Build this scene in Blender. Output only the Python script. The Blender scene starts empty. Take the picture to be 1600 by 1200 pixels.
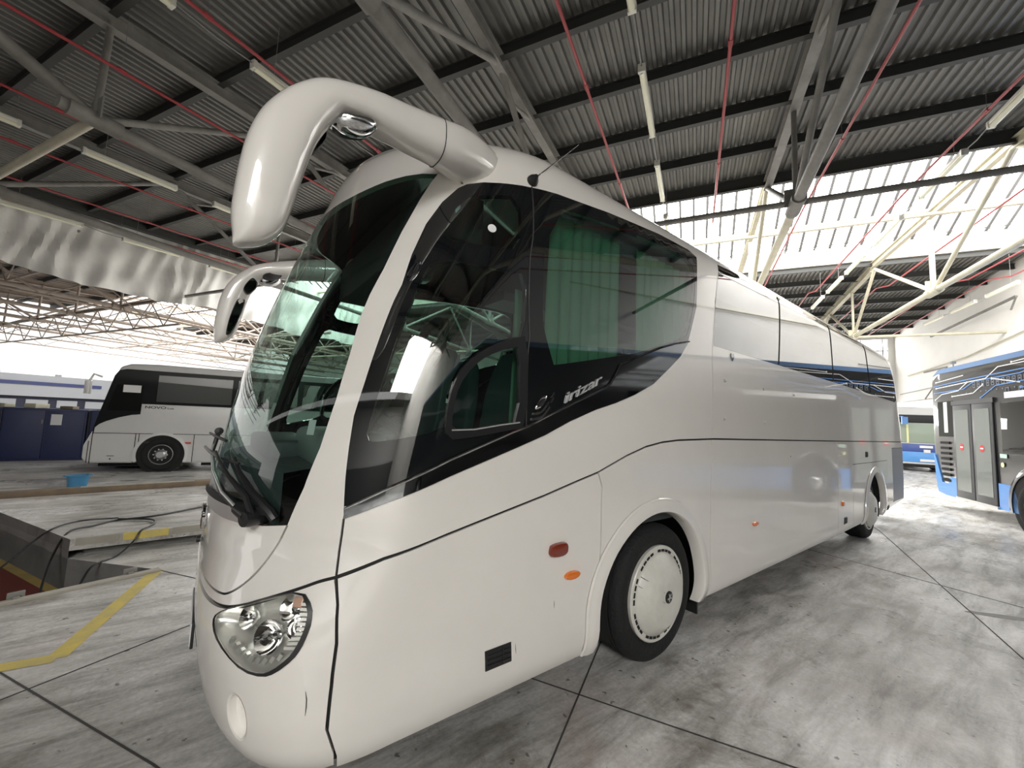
import bpy, bmesh, math, random
from mathutils import Vector, Matrix
from mathutils.geometry import delaunay_2d_cdt
random.seed(7)
SCN = bpy.context.scene
COL = SCN.collection
PI = math.pi
# ---- coach body surface: S(s, v) -> point. s runs from the nose centre (0) along the near side
# (about metres of length) round to the rear centre (12.8); v runs from the skirt up over the roof.
def lerp_tab(tab, x):
    n = len(tab)
    if x <= tab[0][0]: return tab[0][1]
    if x >= tab[-1][0]: return tab[-1][1]
    for i in range(n - 1):
        x0, y0 = tab[i]; x1, y1 = tab[i + 1]
        if x <= x1:
            h = x1 - x0; t = (x - x0) / h
            def sl(k):
                if k <= 0: return (tab[1][1] - tab[0][1]) / (tab[1][0] - tab[0][0])
                if k >= n - 1: return (tab[-1][1] - tab[-2][1]) / (tab[-1][0] - tab[-2][0])
                a = (tab[k][1] - tab[k-1][1]) / (tab[k][0] - tab[k-1][0]); b = (tab[k+1][1] - tab[k][1]) / (tab[k+1][0] - tab[k][0])
                if a * b <= 0: return 0.0
                return 2 * a * b / (a + b)
            m0, m1 = sl(i), sl(i + 1)
            return ((2*t**3 - 3*t*t + 1) * y0 + (t**3 - 2*t*t + t) * h * m0 + (-2*t**3 + 3*t*t) * y1 + (t**3 - t*t) * h * m1)
HW = 1.275
VA, VB, VT = 3.10, 3.388, 4.388
V0 = .22
NOSE = [(.22,.30),(.3,.245),(.4,.20),(.5,.178),(.7,.158),(.85,.158),(1.0,.168),(1.2,.172),(1.37,.185),(1.56,.215),(1.76,.25),(2.04,.31),(2.37,.40),(2.73,.52),(3.0,.62),(3.1,.66),(3.25,.71),(3.388,.755),(3.488,.79),(3.588,.835),(3.738,.93),(3.888,1.07),(4.088,1.4),(4.388,2.3)]
LEN = [(.22,.68),(.45,.76),(1.2,.78),(2.0,.85),(3.05,1.0),(3.5,1.0),(4.388,.3)]
POW = [(.22,3.4),(.7,3.4),(.95,2.5),(1.12,2.)]
REAR = [(.22,11.75),(.5,11.86),(.9,11.9),(1.7,11.9),(2.4,11.65),(3.0,11.3),(3.27,11.05),(3.388,10.9),(4.388,10.5)]
SIDE = [(.22,.13),(.28,.06),(.33,.03),(.40,.01),(.50,.0),(.6,0.),(3.1,0.)]
def prof(v):
    if v <= VA:
        return HW - lerp_tab(SIDE, v), v
    if v <= VB:
        f = (v - VA) / .28
        return HW - .28 * (1 - math.cos(f)), VA + .28 * math.sin(f)
    f = (VB - VA) / .28
    b0 = HW - .28 * (1 - math.cos(f)); z0 = VA + .28 * math.sin(f)
    c = min(1., (v - VB) / (VT - VB)); b = b0 * (1 - c)
    return b, z0 + .34 * (1 - (b / b0) ** 2)
SF, SR, SC, SE = 1.2, 11.3, 11.8, 12.8
def S(s, v):
    b, z = prof(v)
    xn = lerp_tab(NOSE, v); L = lerp_tab(LEN, v); xr = lerp_tab(REAR, v)
    xa = xn + L; xb = xr - .3; ry = .35 * b / HW
    if s <= SF:
        th = math.pi / 2 * (1 - s / SF)
        p = lerp_tab(POW, v); c0 = math.cos(th); s0 = math.sin(th)
        r = (abs(c0) ** p + s0 ** p) ** (-1 / p)
        X = xa - L * r * s0; hw = b * r * c0
    elif s <= SR:
        # xa at s=SF -> xb at s=SR, unit speed away from the ends
        k = (s - SF) / (SR - SF); X = xa + (xb - xa) * k; hw = b
    elif s <= SC:
        th = math.pi / 2 * (s - SR) / (SC - SR)
        X = xb + .3 * math.sin(th); hw = b - ry * (1 - math.cos(th))
    else:
        X = xr; hw = (b - ry) * (SE - s) / (SE - SC)
    return (X, HW - hw, z)
def SN(s, v):
    e = 1e-3
    s0, s1 = max(0.0, s - e), min(SE, s + e); v0, v1 = max(V0, v - e), min(VT - .002, v + e)
    v0 = min(v0, v1 - e)
    a = S(s0, v); b = S(s1, v); c = S(s, v0); d = S(s, v1)
    u = [b[i] - a[i] for i in range(3)]; w = [d[i] - c[i] for i in range(3)]
    n = (u[1]*w[2]-u[2]*w[1], u[2]*w[0]-u[0]*w[2], u[0]*w[1]-u[1]*w[0])
    l = math.sqrt(sum(k*k for k in n)) or 1.
    n = tuple(k / l for k in n)
    return n
FEAT = {
 'pillar_left': [(0.646,1.19),(0.648,1.195),(0.666,1.277),(0.684,1.355),(0.703,1.529),(0.707,1.747),(0.698,1.968),(0.679,2.175),(0.676,2.279),(0.68,2.427),(0.672,2.65),(0.674,2.858),(0.68,2.967),(0.689,3.03)],
 'cowl_top': [(0.15,1.276),(0.211,1.238),(0.297,1.231),(0.369,1.233),(0.419,1.203),(0.463,1.167)],
 'ws_bottom': [(0.154,1.143),(0.297,1.144),(0.436,1.154),(0.534,1.166),(0.646,1.19)],
 'ws_top': [(0.689,3.03),(0.623,3.042),(0.556,3.043),(0.47,3.03),(0.376,3.0),(0.296,2.98)],
 'pillar_top': [(0.689,3.03),(0.727,3.028),(0.772,2.993),(0.806,2.96)],
 'pillar_right': [(0.853,1.014),(0.854,1.111),(0.856,1.175),(0.855,1.239),(0.837,1.368),(0.811,1.537),(0.794,1.678),(0.793,1.826),(0.788,2.031),(0.78,2.247),(0.781,2.332),(0.759,2.51),(0.75,2.697),(0.766,2.84),(0.798,2.937),(0.806,2.96)],
 'bumper_top': [(0.853,1.014),(0.8,0.999),(0.752,0.976),(0.643,0.925),(0.53,0.865),(0.468,0.845),(0.402,0.834)],
 'flap': [(0.646,1.19),(0.611,1.083),(0.573,1.002),(0.531,0.941),(0.49,0.901),(0.451,0.879)],
 'headlight': [(0.465,0.793),(0.472,0.821),(0.53,0.865),(0.643,0.924),(0.751,0.963),(0.789,0.907),(0.791,0.858),(0.782,0.821),(0.768,0.781),(0.751,0.75),(0.709,0.707),(0.679,0.691),(0.622,0.693),(0.551,0.724),(0.491,0.758)],
 'fog': [(0.595,0.574),(0.619,0.514),(0.581,0.419),(0.562,0.485)],
 'seam_front': [(0.853,1.014),(0.874,0.918),(0.883,0.787),(0.876,0.634),(0.858,0.475),(0.828,0.278)],
 'glass1': [(0.855,1.239),(0.837,1.368),(0.811,1.537),(0.794,1.678),(0.793,1.826),(0.788,2.031),(0.78,2.247),(0.781,2.332),(0.759,2.51),(0.75,2.697),(0.766,2.84),(0.798,2.937),(0.824,2.967),(0.881,2.99),(0.944,3.002),(1.038,3.019),(1.079,3.025),(1.242,2.614),(1.479,2.16),(1.63,1.657),(1.55,1.628),(1.228,1.49),(0.983,1.362),(0.855,1.284)],
 'glass2': [(1.079,3.025),(1.224,3.055),(1.719,3.111),(2.384,3.165),(2.852,3.172),(2.992,3.139),(3.043,2.927),(3.098,2.703),(3.082,2.497),(3.069,2.388),(2.891,2.343),(2.694,2.276),(2.466,2.178),(2.284,2.089),(2.267,2.037),(2.226,1.954),(2.19,1.929),(2.111,1.889),(1.962,1.821),(1.785,1.735),(1.63,1.657),(1.479,2.16),(1.242,2.614)],
 'chrome': [(0.855,1.239),(0.855,1.284),(0.983,1.362),(1.228,1.49),(1.55,1.628),(1.63,1.657),(1.785,1.735),(1.962,1.821),(2.111,1.889),(2.19,1.929),(2.226,1.954),(2.267,2.037),(2.284,2.089),(2.466,2.178),(2.694,2.276),(2.891,2.343),(3.069,2.388),(2.987,2.25),(2.865,2.141),(2.695,1.999),(2.496,1.902),(2.312,1.832),(2.143,1.78),(1.945,1.7),(1.773,1.614),(1.577,1.537),(1.25,1.413),(0.994,1.306)],
 'band': [(3.384,3.203),(4.098,3.246),(4.746,3.227),(6.078,3.213),(8.292,3.253),(10.998,3.171),(11.332,2.883),(11.167,2.422),(10.959,2.384),(7.293,2.418),(4.955,2.423),(4.07,2.425),(3.492,2.421),(3.401,2.83)],
 'seam_mid': [(3.384,3.203),(3.469,2.417),(3.562,2.08),(3.66,1.604),(3.727,1.202),(3.759,0.617),(3.868,0.289)],
 'seam_belt': [(0.853,1.014),(1.021,1.078),(1.299,1.147),(1.648,1.228),(1.855,1.276),(2.09,1.339),(2.274,1.386),(2.533,1.485),(2.73,1.544),(2.916,1.575),(3.124,1.591),(3.66,1.604),(4.471,1.602),(5.668,1.593),(7.749,1.59),(10.546,1.583),(11.317,1.571)],
 'seam_door': [(2.274,1.386),(2.307,1.298),(2.33,0.944),(2.338,0.56),(2.334,0.424),(2.36,0.307)],
 'seam_r1': [(7.013,1.571),(7.023,1.194),(7.009,0.636),(7.17,0.313)],
 'clear_upper': [(0.84,2.602),(0.825,2.722),(0.831,2.82),(0.861,2.885),(0.918,2.91),(1.052,2.943),(1.174,2.623),(1.021,2.598)],
 'clear_driver': [(0.862,1.567),(0.857,1.71),(0.858,1.859),(0.853,2.047),(0.849,2.213),(0.839,2.354),(0.843,2.485),(0.956,2.482),(1.157,2.482),(1.281,2.505),(1.458,2.156),(1.334,2.123),(1.211,2.042),(1.151,1.949),(1.13,1.834),(1.155,1.696),(1.169,1.63),(0.933,1.571)],
 'slider': [(1.183,1.583),(1.146,1.727),(1.137,1.851),(1.165,1.964),(1.23,2.041),(1.338,2.113),(1.477,2.163),(1.636,1.654),(1.508,1.634),(1.33,1.599)],
 'slider_in': [(1.197,1.631),(1.173,1.728),(1.166,1.847),(1.201,1.946),(1.261,2.011),(1.359,2.065),(1.445,2.093),(1.576,1.68),(1.46,1.663),(1.318,1.637)],
 'clear2': [(1.176,2.959),(1.749,3.036),(2.302,3.071),(2.794,3.083),(2.973,3.027),(3.05,2.752),(3.043,2.49),(3.011,2.412),(2.763,2.323),(2.478,2.209),(2.218,2.143),(1.886,2.059),(1.662,2.007)],
 'marker_big': [(1.908,0.985),(1.915,1.008),(2.015,1.014),(2.041,0.996),(2.039,0.936),(1.929,0.937),(1.907,0.958)],
 'indicator': [(2.031,0.814),(2.064,0.836),(2.135,0.833),(2.162,0.813),(2.132,0.79),(2.057,0.791)],
 'vent_box': [(1.506,0.563),(1.644,0.558),(1.65,0.474),(1.5,0.473)],
 'lamp2': [(4.412,0.808),(4.466,0.825),(4.549,0.809),(4.521,0.789),(4.453,0.779)],
 'keyhole': [(5.336,1.422),(5.373,1.421)],
 'irizar': [(1.888,1.805),(2.098,1.934)],
 'swirl': [(1.685,1.755)],
 'antenna': [(1.075,3.069)],
 'emblem': [(0.04,1.039),(0.039,1.145),(0.13,1.19),(0.198,1.117),(0.173,1.083)],
 'band_mull': [(4.959,3.125),(4.972,2.432),(6.907,3.198),(7.017,2.43),(9.579,3.157),(9.233,2.4)],
 'roof_seam': [(3.087,3.304),(3.041,3.147)],
 'text_pb': [(3.516,2.377),(3.686,2.371),(3.763,2.363)],
 'rear_panel': [(10.363,1.461),(11.353,1.466),(11.157,0.457),(10.346,0.48)],
 'box_r': [(8.53,1.385),(7.408,0.487),(9.998,0.397),(7.348,0.495)],
 'lamp_r': [(7.209,0.728)],
 'bits': [(3.692,2.127),(4.532,2.123),(5.37,2.119),(3.759,1.785),(4.593,1.778)],
}
# ------------------------------------------------------------------ hall frame
HY = math.radians(27.848)
HA = Vector((math.cos(HY), math.sin(HY), 0)); HB = Vector((-math.sin(HY), math.cos(HY), 0))
def H(a, b, z=0.0):
    return HA * a + HB * b + Vector((0, 0, z))

# ------------------------------------------------------------------ materials
MATS = {}
def mat(name, col=(.5,.5,.5), rough=.5, metal=0., coat=0., spec=.5, noise=None, bump=None, emis=None, alpha=None):
    if name in MATS: return MATS[name]
    m = bpy.data.materials.new(name); m.use_nodes = True
    nt = m.node_tree; P = nt.nodes['Principled BSDF']
    P.inputs['Base Color'].default_value = (*col, 1); P.inputs['Roughness'].default_value = rough
    P.inputs['Metallic'].default_value = metal; P.inputs['Coat Weight'].default_value = coat
    P.inputs['Coat Roughness'].default_value = .03; P.inputs['Specular IOR Level'].default_value = spec
    if emis:
        P.inputs['Emission Color'].default_value = (*emis[0], 1); P.inputs['Emission Strength'].default_value = emis[1]
    if noise:  # (scale, amount, col2)
        tc = nt.nodes.new('ShaderNodeTexCoord'); n = nt.nodes.new('ShaderNodeTexNoise'); r = nt.nodes.new('ShaderNodeValToRGB')
        n.inputs['Scale'].default_value = noise[0]; n.inputs['Detail'].default_value = 6; n.inputs['Roughness'].default_value = .65
        r.color_ramp.elements[0].position = .35; r.color_ramp.elements[1].position = .68
        r.color_ramp.elements[0].color = (*col, 1); r.color_ramp.elements[1].color = (*noise[1], 1)
        nt.links.new(tc.outputs['Object'], n.inputs['Vector']); nt.links.new(n.outputs['Fac'], r.inputs['Fac'])
        nt.links.new(r.outputs['Color'], P.inputs['Base Color'])
    if bump:  # (scale, strength)
        tc = nt.nodes.new('ShaderNodeTexCoord'); n = nt.nodes.new('ShaderNodeTexNoise'); b = nt.nodes.new('ShaderNodeBump')
        n.inputs['Scale'].default_value = bump[0]; n.inputs['Detail'].default_value = 4
        b.inputs['Strength'].default_value = bump[1]; b.inputs['Distance'].default_value = .02
        nt.links.new(tc.outputs['Object'], n.inputs['Vector']); nt.links.new(n.outputs['Fac'], b.inputs['Height'])
        nt.links.new(b.outputs['Normal'], P.inputs['Normal'])
    MATS[name] = m
    return m

def glass(name, tint, ior=1.75, rough=0.):
    m = bpy.data.materials.new(name); m.use_nodes = True; nt = m.node_tree; nt.nodes.clear()
    o = nt.nodes.new('ShaderNodeOutputMaterial'); mx = nt.nodes.new('ShaderNodeMixShader'); t = nt.nodes.new('ShaderNodeBsdfTransparent')
    g = nt.nodes.new('ShaderNodeBsdfGlossy'); f = nt.nodes.new('ShaderNodeFresnel')
    t.inputs['Color'].default_value = (*tint, 1); g.inputs['Roughness'].default_value = rough; g.inputs['Color'].default_value = (1,1,1,1)
    f.inputs['IOR'].default_value = ior
    # the same pane seen from its other side reflects alike
    gm = nt.nodes.new('ShaderNodeNewGeometry'); mm = nt.nodes.new('ShaderNodeMath'); mm.operation = 'MULTIPLY_ADD'
    mm.inputs[1].default_value = 1 / ior - ior; mm.inputs[2].default_value = ior
    # inside face: feed 1/ior*ior compensation so that fresnel stays in the air-to-glass regime
    m2 = nt.nodes.new('ShaderNodeMath'); m2.operation = 'MULTIPLY_ADD'; m2.inputs[1].default_value = 0.0; m2.inputs[2].default_value = ior
    nt.links.new(gm.outputs['Backfacing'], m2.inputs[0])
    nt.links.new(m2.outputs[0], f.inputs['IOR'])
    nt.links.new(gm.outputs['Backfacing'], mm.inputs[0])
    nt.links.new(mm.outputs[0], f.inputs['IOR'])
    nt.links.new(f.outputs[0], mx.inputs[0]); nt.links.new(t.outputs[0], mx.inputs[1]); nt.links.new(g.outputs[0], mx.inputs[2])
    nt.links.new(mx.outputs[0], o.inputs['Surface'])
    MATS[name] = m
    return m

def emitter(name, col, strength):
    m = bpy.data.materials.new(name); m.use_nodes = True; nt = m.node_tree; nt.nodes.clear()
    o = nt.nodes.new('ShaderNodeOutputMaterial'); e = nt.nodes.new('ShaderNodeEmission')
    e.inputs['Color'].default_value = (*col, 1); e.inputs['Strength'].default_value = strength
    nt.links.new(e.outputs[0], o.inputs['Surface'])
    MATS[name] = m
    return m

def paint(name, col, inner=(.035,.035,.037)):
    # clear-coated paint outside, dark trim on the side that faces the cabin
    m = bpy.data.materials.new(name); m.use_nodes = True; nt = m.node_tree; P = nt.nodes['Principled BSDF']
    P.inputs['Roughness'].default_value = .32; P.inputs['Coat Weight'].default_value = 1; P.inputs['Coat Roughness'].default_value = .04
    P.inputs['Coat IOR'].default_value = 1.6
    g = nt.nodes.new('ShaderNodeNewGeometry'); mx = nt.nodes.new('ShaderNodeMix'); mx.data_type = 'RGBA'
    mx.inputs[6].default_value = (*col, 1); mx.inputs[7].default_value = (*inner, 1)
    tc = nt.nodes.new('ShaderNodeTexCoord'); n = nt.nodes.new('ShaderNodeTexNoise'); n.inputs['Scale'].default_value = 1.3; n.inputs['Detail'].default_value = 8
    n.inputs['Roughness'].default_value = .7
    mr = nt.nodes.new('ShaderNodeMapRange'); mr.inputs[1].default_value = .3; mr.inputs[2].default_value = .75; mr.inputs[3].default_value = 1.0; mr.inputs[4].default_value = .93
    hs = nt.nodes.new('ShaderNodeHueSaturation'); hs.inputs['Color'].default_value = (*col, 1)
    nt.links.new(tc.outputs['Object'], n.inputs['Vector']); nt.links.new(n.outputs['Fac'], mr.inputs[0]); nt.links.new(mr.outputs[0], hs.inputs['Value'])
    nt.links.new(hs.outputs[0], mx.inputs[6])
    nt.links.new(g.outputs['Backfacing'], mx.inputs[0]); nt.links.new(mx.outputs[2], P.inputs['Base Color'])
    MATS[name] = m
    return m

paint('coach_white', (.80,.77,.725))
paint('coach_white_low', (.80,.77,.725), (.03,.03,.03))
paint('bus_white', (.72,.72,.71))
paint('bus_blue', (.06,.27,.72)); paint('bus_black', (.012,.012,.014)); paint('bus_navy', (.03,.07,.3))
glass('tint_glass', (.40,.55,.49), 2.3)
glass('screen_glass', (.55,.66,.62), 1.6)
glass('dark_glass', (.10,.15,.15), 1.5); glass('mirror_glass', (.10,.14,.14), 2.7)
mat('bus_glass', (.01,.011,.012), .06, spec=.35); mat('paint_solid', (.80,.77,.725), .3, coat=1.); mat('badge_silver', (.72,.72,.72), .32, .6)
glass('clear_lens', (.93,.93,.9), 1.3)
glass('mirror_shade', (.2,.2,.2), 1.6)
mat('black_glass', (.006,.007,.008), .03, 0, 1., .7)
mat('rubber', (.012,.012,.012), .55)
mat('tyre', (.006,.006,.0065), .8, bump=(40,.4))
mat('gap', (.008,.008,.008), .8)
mat('chrome', (.82,.82,.83), .06, 1.)
mat('satin_silver', (.80,.80,.79), .36, .8)
mat('dark_chrome', (.22,.23,.24), .05, 1.)
mat('black_plastic', (.015,.015,.016), .35)
mat('amber', (.75,.18,.02), .18, coat=1.)
mat('dark_red_lens', (.2,.03,.015), .18, coat=1.)
mat('red_lens', (.5,.05,.03), .2, coat=1.)
mat('wheel_white', (.66,.65,.60), .35, noise=(5,(.55,.54,.49)))
mat('curtain_green', (.20,.38,.26), .85)
mat('seat_cloth', (.07,.14,.13), .85)
mat('seat_dark', (.02,.025,.025), .6)
mat('dash', (.06,.075,.075), .55)
mat('dash_light', (.22,.26,.25), .5)
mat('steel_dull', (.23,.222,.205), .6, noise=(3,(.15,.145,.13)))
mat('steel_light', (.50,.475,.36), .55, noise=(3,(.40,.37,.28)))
mat('purlin_steel', (.04,.041,.038), .6)
mat('roof_sheet', (.12,.118,.11), .5, .2, noise=(.8,(.175,.172,.155)))
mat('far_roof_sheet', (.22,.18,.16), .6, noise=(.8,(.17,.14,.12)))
mat('red_paint', (.34,.04,.045), .45)
mat('tube_yellow', (.78,.77,.60), .35)
mat('housing', (.7,.69,.62), .4)
mat('cable', (.25,.25,.24), .5)
mat('hose', (.01,.01,.01), .4)
mat('concrete_beam', (.36,.34,.29), .8, noise=(2,(.28,.26,.22)))
mat('wall_plaster', (.88,.87,.84), .85, noise=(.5,(.80,.785,.75)))
mat('wall_end', (.74,.73,.70), .85)
mat('tarp', (.80,.79,.76), .75, noise=(1.5,(.70,.69,.66)))
mat('mullion', (.10,.10,.10), .5)
mat('pit_wall', (.11,.11,.105), .85, noise=(3,(.16,.155,.145)))
mat('pit_red', (.16,.035,.025), .7)
mat('yellow_line', (.60,.47,.10), .7, noise=(6,(.42,.36,.16)))
mat('yellow_dirty', (.42,.30,.08), .8, noise=(5,(.30,.24,.10)))
mat('kerb_brown', (.20,.15,.10), .85, noise=(4,(.13,.10,.07)))
mat('joint', (.05,.048,.045), .9)
mat('locker_blue', (.010,.018,.075), .5, noise=(2,(.015,.024,.095)))
mat('locker_dark', (.008,.011,.03), .6)
mat('basin_blue', (.05,.20,.36), .45)
mat('paper', (.8,.8,.8), .7)
mat('building_grey', (.30,.31,.33), .7); mat('building_band', (.03,.04,.12), .6)
mat('rim_grey', (.42,.42,.42), .35, .6)
mat('hub_silver', (.6,.6,.6), .25, .9)
mat('sticker_red', (.6,.03,.03), .4); mat('sticker_green', (.5,.7,.6), .5); mat('sticker_yellow', (.8,.8,.4), .5)
mat('line_white', (.75,.75,.75), .4); mat('line_blue', (.12,.27,.6), .4)
mat('grime', (.10,.095,.085), .8); mat('stain', (.12,.115,.10), .5)
emitter('skylight', (1.0,.985,.96), 6.5); emitter('rear_fill_glow', (1.0,.985,.96), 11.0)
emitter('gable_light', (1.0,.98,.95), 5.0); emitter('rear_window', (1.0,.98,.95), 1.6)
mat('wall_plaster_dimmed', (.46,.45,.42), .85, noise=(.5,(.38,.37,.34))); mat('wall_dull', (.30,.30,.29), .8); mat('steel_far', (.30,.25,.21), .6); paint('bus_blue_pale', (.12,.22,.42)); paint('bus_sky', (.08,.32,.75)); mat('line_grey', (.22,.25,.30), .5)
mat('door_grey', (.07,.072,.075), .4); mat('door_glass', (.16,.18,.17), .08, 0, 1.); mat('screen_pale', (.30,.36,.28), .12, 0, 1.)
mat('strip_pale', (.6,.62,.6), .6)

def floor_mat():
    m = bpy.data.materials.new('concrete_floor'); m.use_nodes = True; nt = m.node_tree; P = nt.nodes['Principled BSDF']; N = nt.nodes.new; Lk = nt.links.new
    tc = N('ShaderNodeTexCoord')
    def noise(scale, detail, rough, dist=0.):
        n = N('ShaderNodeTexNoise'); n.inputs['Scale'].default_value = scale; n.inputs['Detail'].default_value = detail
        n.inputs['Roughness'].default_value = rough; n.inputs['Distortion'].default_value = dist; Lk(tc.outputs['Object'], n.inputs['Vector']); return n
    def ramp(src, stops):
        r = N('ShaderNodeValToRGB'); e = r.color_ramp.elements
        while len(e) < len(stops): e.new(.5)
        for k, (p, c) in enumerate(stops): e[k].position = p; e[k].color = (*c, 1)
        Lk(src, r.inputs['Fac']); return r
    def mix(fac, a, b, mode='MIX'):
        x = N('ShaderNodeMix'); x.data_type = 'RGBA'; x.blend_type = mode
        if isinstance(fac, float): x.inputs[0].default_value = fac
        else: Lk(fac, x.inputs[0])
        Lk(a, x.inputs[6])
        if isinstance(b, tuple): x.inputs[7].default_value = (*b, 1)
        else: Lk(b, x.inputs[7])
        return x.outputs[2]
    big = ramp(noise(.45, 10, .7, .25).outputs['Fac'], [(.30,(.29,.28,.26)), (.48,(.47,.46,.435)), (.66,(.66,.65,.63))])
    # long swept streaks
    mp = N('ShaderNodeMapping'); mp.inputs['Scale'].default_value = (.7,3.2,1); mp.inputs['Rotation'].default_value = (0,0,.5); Lk(tc.outputs['Object'], mp.inputs['Vector'])
    st = N('ShaderNodeTexNoise'); st.inputs['Scale'].default_value = 1.6; st.inputs['Detail'].default_value = 10; st.inputs['Roughness'].default_value = .72; st.inputs['Distortion'].default_value = .35
    Lk(mp.outputs[0], st.inputs['Vector'])
    sr = ramp(st.outputs['Fac'], [(.36,(.42,.41,.38)), (.50,(.92,.92,.92)), (.64,(1.3,1.3,1.32))])
    c = mix(.9, big.outputs['Color'], sr.outputs['Color'], 'MULTIPLY')
    fg = ramp(noise(38, 4, .6).outputs['Fac'], [(.35,(.84,.84,.84)), (.65,(1.1,1.1,1.1))])
    c = mix(.8, c, fg.outputs['Color'], 'MULTIPLY')
    # dark oily patches and blotches
    oil = ramp(noise(1.1, 9, .75, .4).outputs['Fac'], [(.55,(0,0,0)), (.68,(.9,.9,.9))])
    c = mix(oil.outputs['Color'], c, (.17,.15,.125))
    rd = ramp(noise(.8, 6, .6, 1.).outputs['Fac'], [(.55,(0,0,0)), (.8,(.5,.5,.5))])
    c = mix(rd.outputs['Color'], c, (.30,.215,.18))
    sp = ramp(noise(14, 3, .5).outputs['Fac'], [(.67,(0,0,0)), (.71,(.85,.85,.85))])
    c = mix(sp.outputs['Color'], c, (.09,.085,.075))
    Lk(c, P.inputs['Base Color'])
    rr = ramp(noise(.7, 9, .7, .3).outputs['Fac'], [(.35,(.20,.20,.20)), (.62,(.5,.5,.5))])
    Lk(rr.outputs['Color'], P.inputs['Roughness'])
    b = N('ShaderNodeBump'); b.inputs['Strength'].default_value = .25; b.inputs['Distance'].default_value = .01
    Lk(noise(9, 8, .7).outputs['Fac'], b.inputs['Height']); Lk(b.outputs['Normal'], P.inputs['Normal'])
    MATS['concrete_floor'] = m
floor_mat()

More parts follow.
